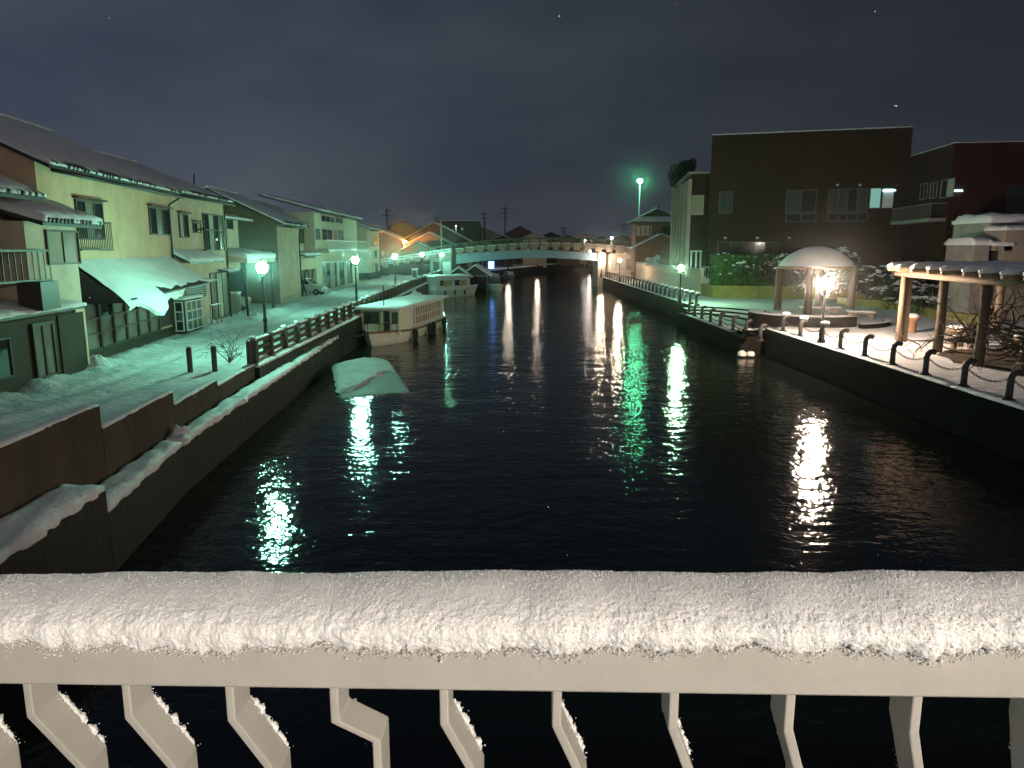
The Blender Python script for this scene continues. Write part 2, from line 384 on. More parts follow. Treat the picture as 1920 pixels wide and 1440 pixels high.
for a, c in zip(pts, pts[1:]):
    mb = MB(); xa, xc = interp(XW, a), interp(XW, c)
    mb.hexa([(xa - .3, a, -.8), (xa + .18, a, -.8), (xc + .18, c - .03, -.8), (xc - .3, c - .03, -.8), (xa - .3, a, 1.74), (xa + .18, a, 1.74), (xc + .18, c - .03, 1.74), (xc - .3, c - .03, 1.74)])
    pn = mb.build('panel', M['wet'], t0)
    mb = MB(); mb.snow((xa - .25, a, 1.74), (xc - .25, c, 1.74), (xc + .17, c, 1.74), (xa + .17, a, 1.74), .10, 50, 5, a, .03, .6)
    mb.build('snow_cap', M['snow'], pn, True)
t0 = thing('far_quay_wall', 'dark quay wall seen beyond and under the far bridge', 'wall', (-4, 150, 0))
pts = [(x, y) for y, x in XW if y >= 125]
for a, c in zip(pts, pts[1:]):
    mb = MB(); mb.hexa([(a[0] - .3, a[1], -.8), (a[0] + .1, a[1], -.8), (c[0] + .1, c[1], -.8), (c[0] - .3, c[1], -.8), (a[0] - .3, a[1], 1.77), (a[0] + .1, a[1], 1.77), (c[0] + .1, c[1], 1.77), (c[0] - .3, c[1], 1.77)])
    mb.build('panel', M['dark_stone'], t0)

# ---- right quay
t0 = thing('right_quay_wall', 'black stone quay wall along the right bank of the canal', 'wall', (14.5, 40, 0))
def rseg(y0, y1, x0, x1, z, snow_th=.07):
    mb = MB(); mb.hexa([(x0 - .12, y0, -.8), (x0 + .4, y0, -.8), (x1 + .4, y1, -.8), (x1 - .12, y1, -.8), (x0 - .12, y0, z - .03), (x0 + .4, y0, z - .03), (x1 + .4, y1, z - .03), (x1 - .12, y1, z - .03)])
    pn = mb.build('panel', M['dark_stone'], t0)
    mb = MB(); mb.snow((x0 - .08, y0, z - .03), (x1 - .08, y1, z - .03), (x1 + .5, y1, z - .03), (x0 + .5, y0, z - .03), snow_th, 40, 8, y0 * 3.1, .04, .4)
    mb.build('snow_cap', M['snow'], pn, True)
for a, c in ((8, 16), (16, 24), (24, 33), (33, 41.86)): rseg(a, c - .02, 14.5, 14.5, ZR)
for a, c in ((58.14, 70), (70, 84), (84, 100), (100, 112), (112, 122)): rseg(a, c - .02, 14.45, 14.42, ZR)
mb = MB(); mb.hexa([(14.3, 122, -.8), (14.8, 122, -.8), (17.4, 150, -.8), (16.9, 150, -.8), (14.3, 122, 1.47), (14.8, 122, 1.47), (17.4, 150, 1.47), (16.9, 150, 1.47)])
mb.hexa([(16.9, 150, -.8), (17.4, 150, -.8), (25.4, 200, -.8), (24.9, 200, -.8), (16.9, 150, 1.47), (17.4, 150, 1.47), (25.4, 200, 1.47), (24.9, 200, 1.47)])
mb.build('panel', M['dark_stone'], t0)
# lower terrace, round steps
t0 = thing('terrace_steps', 'half-round snow-covered steps going down to the low waterside terrace', 'steps', (13.4, 50, 1.0))
def half_disc(r0, r1, z):
    o = arc(r1); i = arc(r0)[::-1] if r0 else []
    return o + i, z
mb = MB(); mb.prism([(13.0, 41.9)] + [q for q in arc(8.15)] + [(13.0, 58.1)], -.8, ZT); mb.build('terrace_floor', M['dark_stone'], t0)
mb = MB(); a = arc(5.85, n=40); mb.add([(x if x > 13.5 else 13.1, y, ZT + .05) for x, y in a] + [(13.1, 44.15, ZT + .05), (13.1, 55.85, ZT + .05)], [tuple(range(41)) + (42, 41)]); mb.build('floor_snow', M['snow_ground'], t0)
for r, z in ((6.0, 1.17), (7.1, 1.34)):
    mb = MB(); o = arc(8.2, n=40); i = arc(r, n=40)
    n = len(o); vs = [(x, y, ZT - .1) for x, y in i] + [(x, y, z) for x, y in i] + [(x, y, z) for x, y in o]
    mb.add(vs, [(k + 1, k, n + k, n + k + 1) for k in range(n - 1)] + [(n + k + 1, n + k, 2 * n + k, 2 * n + k + 1) for k in range(n - 1)]); st = mb.build('step', M['dark_stone'], t0)
    mb = MB(); i2 = arc(r + .06, n=40); o2 = arc(r + 1.05, n=40)
    mb.add([(x, y, z + .05) for x, y in i2] + [(x, y, z + .05) for x, y in o2] + [(x, y, z) for x, y in i2], [(k + 1, k, n + k, n + k + 1) for k in range(n - 1)] + [(k, k + 1, 2 * n + k + 1, 2 * n + k) for k in range(n - 1)]); mb.build('tread_snow', M['snow'], st)

# ================================================================ near bridge with the railing in the foreground
TH = math.atan(.097); KS = .047
def RW(s, d, h):   # s along the rail to the right, d away from the viewer, h above the lower front edge of the hand rail
    return Vector((s * math.cos(TH) + d * math.sin(TH), .88 - s * math.sin(TH) + d * math.cos(TH), 5.378 + KS * s * math.cos(TH) + h))
t0 = thing('bridge_railing', 'pale painted metal bridge railing with kinked flat bars, heaped with snow in front', 'railing', (0, 1, 4.4))
mb = MB(); pr = [(0, .004), (.004, 0), (.126, 0), (.13, .004), (.13, .066), (.122, .074), (.008, .074), (0, .066)]
mb.extrude([RW(-2.6, d, h) for d, h in pr][::-1], RW(3.4, 0, 0) - RW(-2.6, 0, 0)); hr = mb.build('hand_rail', M['railing'], t0)
bx = [30, 217, 413, 611, 820, 1035, 1258, 1480, 1722]
rr = random.Random(3)
def front_s(px):   # where a pixel column meets the lower front edge
    d = ray(px, 1298); n = Vector((math.sin(TH), math.cos(TH), 0)); q = d * ((.88 * math.cos(TH)) / d.dot(n))
    return q.x * math.cos(TH) - q.y * math.sin(TH) + .88 * math.sin(TH)
ss = [front_s(x) for x in bx]
st = (ss[-1] - ss[0]) / 8
ss = [ss[0] - st * k for k in range(7, 0, -1)] + ss + [ss[-1] + st * k for k in range(1, 9)]
def crumb(m, c, r, R):
    m.add([Vector(c) + Vector(d) * r * R.uniform(.5, 1.5) for d in ((1, 0, 0), (-1, 0, 0), (0, 1, 0), (0, -1, 0), (0, 0, 1), (0, 0, -1))], [(0, 2, 4), (2, 1, 4), (1, 3, 4), (3, 0, 4), (2, 0, 5), (1, 2, 5), (3, 1, 5), (0, 3, 5)])
def bar_snow(mbs, s0, seed):
    """ragged crust of snow caught on the upper back edge of the sloping piece"""
    r2 = random.Random(seed)
    def fn(i, j):
        q = i / 60; ang = j / 7 * 6.283; hh = -.058 - .117 * q; off = .038 * q; dd = .068 + .040 * q
        r = max(0., .0045 + .006 * N3(q * 9, seed) + .005 * N3(q * 24, seed + 3) + .003 * N3(q * 60, ang, seed)) * min(1, 8 * q, 8 * (1 - q))
        return RW(s0 + .006 + off + r * math.cos(ang), dd + .7 * r * math.sin(ang), hh + .004 + r * math.sin(ang + .6))
    mbs.grid(fn, 60, 7)
    for k in range(260):
        q = r2.random(); hh = -.058 - .117 * q; r = r2.uniform(.0004, .0015)
        if N3(q * 9, seed) < -.25: continue
        crumb(mbs, RW(s0 + .006 + .038 * q + r2.gauss(0, .004), .068 + .04 * q + r2.gauss(-.003, .005), hh + abs(r2.gauss(0, .004))), r, r2)
for i, s0 in enumerate(ss):
    mb = MB(); wd = .0125; pts = [(0, .004, 0), (0, -.058, 0), (.038, -.175, .040), (.038, -.95, .040)]
    if i == 10: pts = [(0, .004, 0), (0, -.058, 0), (.052, -.10, .018), (.052, -.95, .018)]
    tw = -.06
    L_ = list(pts); R_ = [(s + wd, h + (.0 if k in (0, 3) else .003), o) for k, (s, h, o) in enumerate(pts)]
    ring = L_ + R_[::-1]
    f = [RW(s0 + s, .012 + o, h) for s, h, o in ring]; bk = [RW(s0 + s + .06 * tw, .068 + o, h) for s, h, o in ring]
    n = len(ring); mb.add(f + bk, [(0, 7, 6, 1), (1, 6, 5, 2), (2, 5, 4, 3), (8, 9, 14, 15), (9, 10, 13, 14), (10, 11, 12, 13)] + [(k, (k + 1) % n, n + (k + 1) % n, n + k) for k in range(n)])
    bo = mb.build('baluster', M['railing'], t0); bv = bo.modifiers.new('bevel', 'BEVEL'); bv.width = .0022; bv.segments = 2; bv.limit_method = 'ANGLE'
    if 6 <= i <= 16:
        mb = MB(); bar_snow(mb, s0, i); tag(mb.build('snow_crust', M['snow_rail'], bo, True), kind='stuff')
mb = MB(); mb.extrude([RW(-2.6, d, h - .99) for d, h in [(.02, 0), (.07, 0), (.07, .05), (.02, .05)]][::-1], RW(3.4, 0, 0) - RW(-2.6, 0, 0)); mb.build('bottom_rail', M['railing'], t0)
for s in (-2.2, .95, 2.9):
    mb = MB(); a = RW(s, .06, -.98); mb.bar(a, (a.x, a.y, 4.3), .06, .06); mb.build('support', M['railing'], t0)
# the heap of snow on the hand rail
NS, NP = 1650, 104
def snow_pt(i, j):
    s = -1.35 + 2.75 * i / NS; q = j / NP
    lf = N3(s * 3.2, 1.7); mf = N3(s * 11, 4.2); hf = N3(s * 38, 8.8)
    hgt = .046 + .007 * lf + .004 * mf
    lipd = -.012 - .006 * mf - .004 * hf; liph = .062 - .010 * lf - .010 * mf - .010 * hf - .010 * max(0, N3(s * 22, 6.1)) - .008 * N3(s * 85, 2.2) - .005 * N3(s * 190, 5.2)
    # profile: lower lip, front swell, crown, back edge
    if q < .16:
        t = q / .16; d = lipd + .010 * (1 - t) ** 2; h = liph + (.074 + .012 - liph) * t
    else:
        t = (q - .16) / .84; a = t * math.pi
        cx = .5 - .5 * math.cos(a); d = lipd + (.142 - lipd) * (t * .45 + cx * .55)
        h = .086 + (hgt - .012) * math.sin(a) ** .62 * (1 + .15 * math.cos(a) * -1) - .012 * smooth(.85, 1, t)
    p = Vector((s, d, h))
    low = 1 - smooth(.15, .5, q)
    n1 = N3(s * 48, d * 48, h * 48 + 3); n2 = N3(s * 120, d * 120, h * 120); n3 = N3(s * 300, d * 300, h * 300)
    n0 = N3(s * 17 + d * 12, d * 20, h * 17)
    a = n0 * .0018 + n1 * (.0003 + .0026 * low) + n2 * (.0004 + .0015 * low) + n3 * (.0010 + .0012 * low)
    nd = Vector((0, -1, .25)) if q < .25 else Vector((0, -1 + 1.6 * (q - .25) / .75, 1)).normalized()
    nd.normalize()
    p += nd * a
    if q < .02: p.y += .006
    return RW(p.x, p.y, p.z)
mb = MB(); mb.grid(snow_pt, NS, NP, True)
r2 = random.Random(11)
for k in range(3800):
    s = r2.uniform(-1.0, .95); e = abs(r2.gauss(0, .0045 + .006 * max(0, N3(s * 9, 3.3))))
    h = .060 - .009 * N3(s * 3.2, 1.7) - .010 * N3(s * 11, 4.2) - .012 * N3(s * 38, 8.8) - e + .006
    crumb(mb, RW(s, -.0005 - r2.random() * .008, h), r2.uniform(.0005, .0015) * (1.6 if r2.random() < .08 else 1), r2)
hm_ = mb.build('snow_heap', M['snow_rail'], t0, True)
mb = MB(); lo, hi = int(NS * .14), int(NS * .86)
for k in range(30000):                       # loose crystals all over the heap
    i = r2.randint(lo, hi); j = int(NP * (.03 + .93 * r2.random() ** 1.15)); p = snow_pt(i, j)
    crumb(mb, p + Vector((r2.uniform(-.001, .001), 0, .0001)), r2.uniform(.00045, .0012), r2)
tag(mb.build('snow_crystals', M['snow_rail'], hm_), kind='stuff')
# deck the viewer stands on
mb = MB(); mb.box(-30, 30, -9, 1.12, 3.5, 4.27); dk = tag(mb.build('bridge_deck', M['concrete']), kind='structure')
mb = MB(); mb.box(-30, 30, -8.5, .85, 4.274, 4.33); mb.build('deck_snow', M['snow_ground'], dk)
# ================================================================ lamps
def promenade_lamp(name, label, base, head_z, gmat, group, ornate=False, r=.2):
    t = thing(name, label, 'street lamp', base, group); x, y, z = base; H = head_z - z
    mb = MB(); k = H / 3.4
    mb.lathe(base, [(.19, 0), (.19, .10), (.15, .16), (.13, .55 * k), (.115, .60 * k), (.14, .64 * k), (.14, .70 * k), (.085, .76 * k), (.07, 1.3 * k), (.095, 1.33 * k), (.095, 1.38 * k), (.062, 1.42 * k), (.05, H - .62), (.075, H - .58), (.075, H - .52), (.05, H - .48), (.045, H - .33)], 12)
    mb.build('post', M['metal'], t, True)
    mb = MB(); mb.lathe((x, y, head_z), [(.045, -.36), (.11, -.31), (.15, -.245), (.155, -.20), (.12, -.19)], 12); mb.build('collar', M['metal'], t, True)
    mb = MB(); mb.lathe((x, y, head_z), [(.11, -.185), (.17, -.12), (.2, -.02), (.195, .07), (.15, .16), (.09, .2)], 14); mb.build('globe', gmat, t, True)
    mb = MB(); mb.lathe((x, y, head_z), [(.13, .19), (.11, .23), (.05, .27), (.02, .30), (.025, .33), (.003, .36)], 12); c = mb.build('cap', M['metal'], t, True)
    if ornate:
        for a in range(4):
            an = a * math.pi / 2 + .5; mb = MB()
            mb.tube([(x + math.cos(an) * q, y + math.sin(an) * q, head_z + h) for q, h in ((.05, -.62), (.13, -.60), (.2, -.5), (.19, -.42), (.24, -.36))], [.022, .03, .028, .02, .008], 6); mb.build('scroll', M['white'], t, True)
    return t
def at_head(px, py, Y): p = PY(px, py, Y); return p
LAMPS = []
for px, py, Y, lab in ((491, 502, 29.3, 'dark green lamp post with glowing globe nearest on the left promenade'),
                       (666, 488, 48, 'second lit lamp post along the left promenade, behind the slatted boat'),
                       (740, 481, 70, 'third lit lamp post along the left promenade fence'),
                       (791, 477, 92, 'fourth lit lamp post on the left, beside the snow heap'),
                       (828, 478, 110, 'farthest lit lamp post on the left, against the bridge abutment')):
    p = at_head(px, py, Y); promenade_lamp('street_lamp', lab, (p.x, p.y, 1.8), p.z, M['g_green'], 'lamps along the left promenade')
for px, py, Y, g, lab in ((1548, 530, 35.4, 'g_warm', 'warm glowing lamp post on the plaza in front of the domed shelter'),
                          (1277, 503, 60.5, 'g_green2', 'greenish white lamp post on the right quay before the retaining wall'),
                          (1162, 488, 101, 'g_quay', 'warm lamp post on the right quay close to the far bridge'),
                          (1128, 487, 117, 'g_quay', 'warm lamp at the right end of the blue bridge girder')):
    p = at_head(px, py, Y); promenade_lamp('street_lamp', lab, (p.x, p.y, 1.5), p.z, M[g], 'lamps along the right quay', px == 1548)
for px, Y, lab in ((953, 152, 'lamp on the far bank hidden behind the bridge, left one'), (1008, 172, 'lamp on the far bank hidden behind the bridge, right one')):
    p = PY(px, 472, Y); promenade_lamp('street_lamp', lab, (p.x, p.y, 1.8), 5.3, M['g_far'], 'lamps beyond the far bridge')
for px, Y, lab in ((1066, 215, 'lamp far up the canal, seen as a reflection left of the right bank'), (1106, 190, 'lamp far up the canal at the right bank bend')):
    p = PY(px, 470, Y); promenade_lamp('street_lamp', lab, (p.x, p.y, 1.5), 5.3, M['g_far'], 'lamps beyond the far bridge')
promenade_lamp('street_lamp', 'lamp on the near bridge behind the viewer lighting the railing', (3.6, -4.6, 4.3), 7.75, M['g_bridge'], 'lamps on the near bridge')
def tall_lamp(label, px, py, Y, gmat, zb, r=.34, pole=None):
    p = PY(px, py, Y); t = thing('tall_street_light', label, 'street light', (p.x, p.y, zb))
    mb = MB(); mb.tube([(p.x, p.y, zb), (p.x, p.y, p.z - .3)], [.13, .07], 8); mb.build('pole', pole or M['white'], t, True)
    mb = MB(); mb.sphere(p, r, 12, 8, .8); mb.build('globe', gmat, t, True)
    mb = MB(); mb.lathe(p, [(r * .9, r * .55), (r * .6, r * .9), (.02, r)], 12); mb.build('cap', M['alu'], t, True)
    return t
tall_lamp('tall green-lit street light on a slim pole behind the tiled house', 1200, 339, 128, M['g_pole'], 1.5, .42)
tall_lamp('orange sodium street light in front of the gabled houses', 758, 453, 126, M['g_sodium'], 1.8, .22)
tall_lamp('small white street light beyond the right part of the bridge', 1147, 446, 165, M['g_white'], 1.5, .22)
tall_lamp('faint white street light seen over the middle of the bridge', 1097, 450, 190, M['g_white'], 1.5, .18)
tall_lamp('tiny white light on the dark building above the bridge', 855, 424, 150, M['g_white'], 1.8, .08)

# ================================================================ left bank houses
def window(par, F, u0, u1, z0, z1, nx=2, ny=1, d=0., fr='frame', panes=('glass',), hood=False, w=.06, name='window', proud=.07):
    mb = MB()
    fbox(mb, F, u0, u0 + w, d, d + proud, z0, z1); fbox(mb, F, u1 - w, u1, d, d + proud, z0, z1)
    fbox(mb, F, u0 + w, u1 - w, d, d + proud, z0, z0 + w); fbox(mb, F, u0 + w, u1 - w, d, d + proud, z1 - w, z1)
    a0, a1, b0, b1 = u0 + w, u1 - w, z0 + w, z1 - w
    for i in range(1, nx): x = a0 + (a1 - a0) * i / nx; fbox(mb, F, x - w / 2, x + w / 2, d, d + proud - .012, b0, b1)
    for j in range(1, ny): z = b0 + (b1 - b0) * j / ny; fbox(mb, F, a0, a1, d, d + proud - .02, z - w / 2, z + w / 2)
    o = mb.build(name, M[fr], par)
    k = 0
    for i in range(nx):
        for j in range(ny):
            m2 = MB(); fbox(m2, F, a0 + (a1 - a0) * i / nx, a0 + (a1 - a0) * (i + 1) / nx, d + .004, d + .02 + .006 * (k % 2), b0 + (b1 - b0) * j / ny, b0 + (b1 - b0) * (j + 1) / ny)
            m2.build('pane', M[panes[k % len(panes)]], o); k += 1
    if hood:
        m2 = MB(); fbox(m2, F, u0 - .12, u1 + .12, d, d + .22, z1 + .03, z1 + .09); h = m2.build('hood', M['frame'], o)
    return o
def gable_house(name, label, F, depth, zb, ze, rise, wall, ov=.55, side=.35, tiles=0, snow_th=.16, gut=True, ridge=None, back=True, group='houses along the left street', roofmat='tile'):
    """ridge parallel to the front; d is positive towards the canal"""
    base = F.w(F.L / 2, -depth / 2, zb); t = thing(name, label, 'house', base, group)
    rd = ridge or depth / 2; s = rise / rd
    mb = MB(); prof = [(0, zb - .3), (0, ze), (-rd, ze + rise - .05), (-depth, ze + rise - s * (depth - rd) - .05), (-depth, zb - .3)]
    mb.extrude([F.w(0, d, z) for d, z in prof], F.u * F.L); mb.build('wall', M[wall], t)
    th = .13
    mb = MB(); pr = [(ov, ze - s * ov + .02), (-rd, ze + rise + .02), (-depth - .3, ze + rise - s * (depth + .3 - rd) + .02)]
    pr = pr + [(d, z + th) for d, z in pr[::-1]]
    mb.extrude([F.w(-side, d, z) for d, z in pr][::-1], F.u * (F.L + 2 * side)); r = mb.build('roof', M[roofmat], t)
    z0 = ze - s * ov + .02 + th
    mb = MB(); mb.snow(F.w(-side, ov - .01, z0 + s * .01), F.w(F.L + side, ov - .01, z0 + s * .01), F.w(F.L + side, -rd, ze + rise + .02 + th), F.w(-side, -rd, ze + rise + .02 + th), snow_th, max(30, int(F.L * 9)), 18, F.o.y, .10, .6, .01)
    q = ze + rise + .02 + th; zbk = ze + rise - s * (depth + .3 - rd) + .02 + th
    mb.snow(F.w(-side, -rd, q), F.w(F.L + side, -rd, q), F.w(F.L + side, -depth - .3, zbk), F.w(-side, -depth - .3, zbk), snow_th, 20, 5, F.o.y + 3, .04, .5, .01)
    mb.build('roof_snow', M['snow'], r, True)
    mb = MB(); n = 40
    mb.tube([F.w(-side + (F.L + 2 * side) * k / n, -rd, ze + rise + th + .08 + .03 * N3(k * .7, F.o.y)) for k in range(n + 1)], .13, 7); mb.build('ridge', M['snow'], r, True)
    if tiles:
        m0 = None
        for k in range(tiles):
            u = -side + (F.L + 2 * side) * (k + .5) / tiles
            if m0 is None:
                mb = MB(); mb.tube([F.w(u, ov + .03, z0 + .02), F.w(u, ov - .5, z0 + s * .53 + .02)], .085, 8); m0 = mb.build('eave_tile', M['tile'], r, True, F.w(u, ov, z0))
                l0 = m0.location.copy()
            else: mesh_copy(m0, l0 + F.u * (F.L + 2 * side) / tiles * k, r)
    if gut:
        mb = MB(); zg = ze - s * ov - .03; mb.tube([F.w(-side, ov + .07, zg), F.w(F.L + side, ov + .07, zg)], .06, 8); g = mb.build('gutter', M['metal'], t, True)
        mb = MB(); u = F.L - .1; mb.tube([F.w(u, ov + .07, zg), F.w(u, .12, zg - .35), F.w(u, .08, zg - .6), F.w(u, .08, zb)], .045, 7); mb.build('downspout', M['metal'], g, True)
    return t
def rail_balcony(par, F, u0, u1, z0, z1, d=.55, n=14, m='frame', name='balcony', slab=True):
    mb = MB()
    for z in (z0 + .04, z1): fbox(mb, F, u0, u1, d - .04, d, z - .03, z + .03)
    for u in (u0, u1): fbox(mb, F, u - .02, u + .02, .0, d, z1 - .03, z1 + .03); fbox(mb, F, u - .02, u + .02, .0, d, z0, z0 + .06)
    o = mb.build(name, M[m], par)
    for k in range(n + 1):
        u = u0 + (u1 - u0) * k / n
        m2 = MB(); fbox(m2, F, u - .014, u + .014, d - .032, d - .008, z0 + .07, z1 - .03); m2.build('bar', M[m], o)
    return o
def snow_shelf(par, F, u0, u1, z, d0, d1, fall=.25, th=.16, m='tile', name='lean_to_roof', slab=.1, nseed=0, rag=.07):
    """a small roof sloping out from the wall with a blanket of snow"""
    mb = MB(); mb.hexa([F.w(u0, d1, z - fall - slab), F.w(u1, d1, z - fall - slab), F.w(u1, d0, z - slab), F.w(u0, d0, z - slab), F.w(u0, d1, z - fall), F.w(u1, d1, z - fall), F.w(u1, d0, z), F.w(u0, d0, z)])
    o = mb.build(name, M[m], par)
    mb = MB(); L_ = u1 - u0
    mb.snow(F.w(u0, d1 - .02, z - fall), F.w(u1, d1 - .02, z - fall), F.w(u1, d0, z), F.w(u0, d0, z), th, max(16, int(L_ * 8)), 12, F.o.y + nseed + u0, rag, .7, .01, 1.7); mb.build('roof_snow', M['snow'], o, True)
    return o

ZS = 1.8
# ---- house 1, at the left edge
F1 = Frame((-13.55, 12.0), (-14.65, 25.3))
h1 = thing('corner_house', 'dark house at the left edge with brown boards and a small jutting room', 'house', F1.w(6, -3, 2.2), 'houses along the left street')
u55 = F1.uz(50, 470)[0]
mb = MB(); fbox(mb, F1, 0, u55 + .4, -7, -.9, 1.5, 7.5); mb.build('wall', M['beige'], h1)
mb = MB(); fbox(mb, F1, u55, F1.L, -6.5, 0, 4.1, 6.75); w = mb.build('jutting_room', mat('pale_render', (.76, .66, .52), .85, .2, 1.3, .004, 60), h1)
mb = MB(); fbox(mb, F1, 0, F1.L - .02, -6.6, -.03, 1.5, 4.1); mb.build('lower_wall', M['brown_wall'], h1)
mb = MB(); fbox(mb, F1, F1.L - .12, F1.L + .02, -.02, .05, 1.6, 4.05); fbox(mb, F1, u55 + 2.4, F1.L - .12, -.02, .05, 3.85, 4.05); mb.build('corner_trim', M['cream'], h1)
# upper roof
def slope_roof(par, F, u0, u1, dE, zE, dR, zR, tiles=0, th=.15, seed=0, slab=.14):
    mb = MB(); mb.hexa([F.w(u0, dE, zE - slab), F.w(u1, dE, zE - slab), F.w(u1, dR, zR - slab), F.w(u0, dR, zR - slab), F.w(u0, dE, zE), F.w(u1, dE, zE), F.w(u1, dR, zR), F.w(u0, dR, zR)]); r = mb.build('roof', M['tile'], par)
    s = (zR - zE) / (dE - dR)
    mb = MB(); mb.snow(F.w(u0, dE - .02, zE + s * .02), F.w(u1, dE - .02, zE + s * .02), F.w(u1, dR, zR), F.w(u0, dR, zR), th, max(24, int((u1 - u0) * 9)), 16, seed, .10, .65, .01); mb.build('roof_snow', M['snow'], r, True)
    for k in range(tiles):
        u = u0 + (u1 - u0) * (k + .5) / tiles
        mb = MB(); mb.tube([F.w(u, dE + .02, zE + .02), F.w(u, dE - .4, zE + s * .42 + .02)], .09, 8); mb.build('eave_tile', M['tile'], r, True)
    return r
u85 = F1.uz(80, 350, -.3)[0]
slope_roof(h1, F1, 0, u85, -.25, 7.55, -4, 9.2, 34, .16, 3)
slope_roof(h1, F1, u55 - .2, F1.L + .55, .65, 6.75, -2.6, 7.75, 16, .32, 5)
slope_roof(h1, F1, 0, F1.L - .9, .5, 4.1, -.9, 4.4, 0, .14, 7, .08)
mb = MB(); fbox(mb, F1, u55 - .9, u55 + .1, .1, .75, 4.18, 5.0); mb.build('vent_box', M['frame'], h1)
a = F1.rect(86, 432, 146, 496); window(h1, F1, a[0], a[1], a[2], a[3], 2, 1, 0, 'frame', ('curtain', 'glass_pale'))
a = F1.rect(-60, 415, 48, 525, -.9); window(h1, F1, a[0], a[1], a[2], a[3], 4, 2, -.9, 'frame', ('glass_pale', 'glass'))
a = F1.rect(-60, 470, 60, 528, -.3); rail_balcony(h1, F1, a[0], a[1], a[2] - .05, a[3], .25, 10)
a = F1.rect(62, 603, 103, 693, .02); window(h1, F1, a[0], a[1], 2.0, a[3], 2, 1, 0, 'frame', ('glass_pale',), name='door', w=.1)
a = F1.rect(-50, 640, 22, 720, .02); window(h1, F1, a[0], a[1], 2.35, 3.5, 2, 1, 0, 'frame', ('glass',))
mb = MB(); fbox(mb, F1, F1.uz(108, 600)[0], F1.L - .13, -.025, .02, 1.7, 3.84); mb.build('shutter', M['brown_wall'], h1)

# ---- house 2, the big yellow one
F2 = Frame((-15.25, 24.5), (-16.7, 36.85))
h2 = gable_house('yellow_house', 'large yellow stucco house with long tiled roof and a snow-laden shop awning', F2, 10, ZS, 8.72, 2.5, 'yellow', .6, .35, 44, .15, ridge=5.2)
a = F2.rect(143, 377, 193, 470); window(h2, F2, a[0], a[1], a[2] + .4, a[3], 3, 1, 0, 'frame', ('glass', 'glass_pale', 'glass'), True)
a = F2.rect(143, 416, 203, 470, .4); rail_balcony(h2, F2, a[0], a[1], a[2], a[3], .55, 18)
a = F2.rect(279, 390, 316, 441); window(h2, F2, a[0], a[1], a[2], a[3], 3, 1, 0, 'frame', ('glass', 'glass_pale', 'glass'), True)
mb = MB(); fbox(mb, F2, 0, F2.L, .0, .015, 5.55, 5.6); mb.build('string_course', M['yellow'], h2)
ua, ub = F2.uz(146, 510, .3)[0], F2.L - .35
# the awning: a long tin lean-to, snow sliding off it in tongues
mb = MB(); mb.hexa([F2.w(ua, 1.75, 4.05), F2.w(ub, 1.75, 4.25), F2.w(ub, 0, 5.42), F2.w(ua, 0, 5.42), F2.w(ua, 1.75, 4.11), F2.w(ub, 1.75, 4.31), F2.w(ub, 0, 5.48), F2.w(ua, 0, 5.48)]); aw = mb.build('awning', M['tile'], h2)
def aw_fn(i, j):
    a, b = i / 70, j / 26; u = ua + .05 + (ub - ua - .1) * a
    out = 1.78 + .16 * N3(u * .9, 2.2) + .07 * N3(u * 3, 1) + (.42 * math.exp(-((a - .24) / .10) ** 2)) - .18 * smooth(.55, .75, a)
    d = .03 + out * b; z = 5.49 - (d / 1.75) * (1.40 - .2 * a) + .10 * (1 - b ** 6) + .05 * N3(u * 1.3, d * 2.0, 4) + .02 * N3(u * 5, d * 5)
    if d > 1.78: z -= (d - 1.78) * .6
    z -= .12 * smooth(.36, .40, a) * (1 - smooth(.60, .64, a)) * smooth(.62, .70, b - .25 * math.sin((a - .38) * 11))
    return F2.w(u, d, z)
mb = MB(); mb.grid(aw_fn, 70, 26, False)
for k in range(70):
    p, q = Vector(aw_fn(k, 26)), Vector(aw_fn(k + 1, 26)); mb.quad(p, q, q - Vector((.06, 0, .12)), p - Vector((.06, 0, .12)))
mb.build('awning_snow', M['snow'], aw, True)
mb = MB(); mb.add([F2.w(ua, 0, 5.42), F2.w(ua, 1.72, 4.06), F2.w(ua, 0, 4.0), F2.w(ua + .03, 0, 5.42), F2.w(ua + .03, 1.72, 4.06), F2.w(ua + .03, 0, 4.0)], [(0, 1, 2), (5, 4, 3), (0, 3, 4, 1), (1, 4, 5, 2), (2, 5, 3, 0)]); mb.build('awning_cheek', M['tile'], aw)
mb = MB(); fbox(mb, F2, 0, F2.L - .2, 0, .12, 1.6, 2.2); mb.build('shop_plinth', M['brown_wall'], h2)
mb = MB(); fbox(mb, F2, 0, F2.L - .2, 0, .2, 4.0, 4.3); mb.build('shop_lintel', M['brown_wall'], h2)
us, ue = F2.uz(163, 600, .2)[0], F2.uz(303, 600, .2)[0]
nd = 6
for k in range(nd):
    window(h2, F2, us + (ue - us) * k / nd + .02, us + (ue - us) * (k + 1) / nd - .02, 2.21, 4.0, 1, 3, .05, 'frame', ('glass_pale', 'glass_pale', 'glass') if k % 2 else ('glass_pale',), w=.07, name='shop_door', proud=.1)
mb = MB(); fbox(mb, F2, ue + .05, F2.L - .25, .0, .14, 2.35, 4.0); mb.build('shutter', M['brown_wall'], h2)

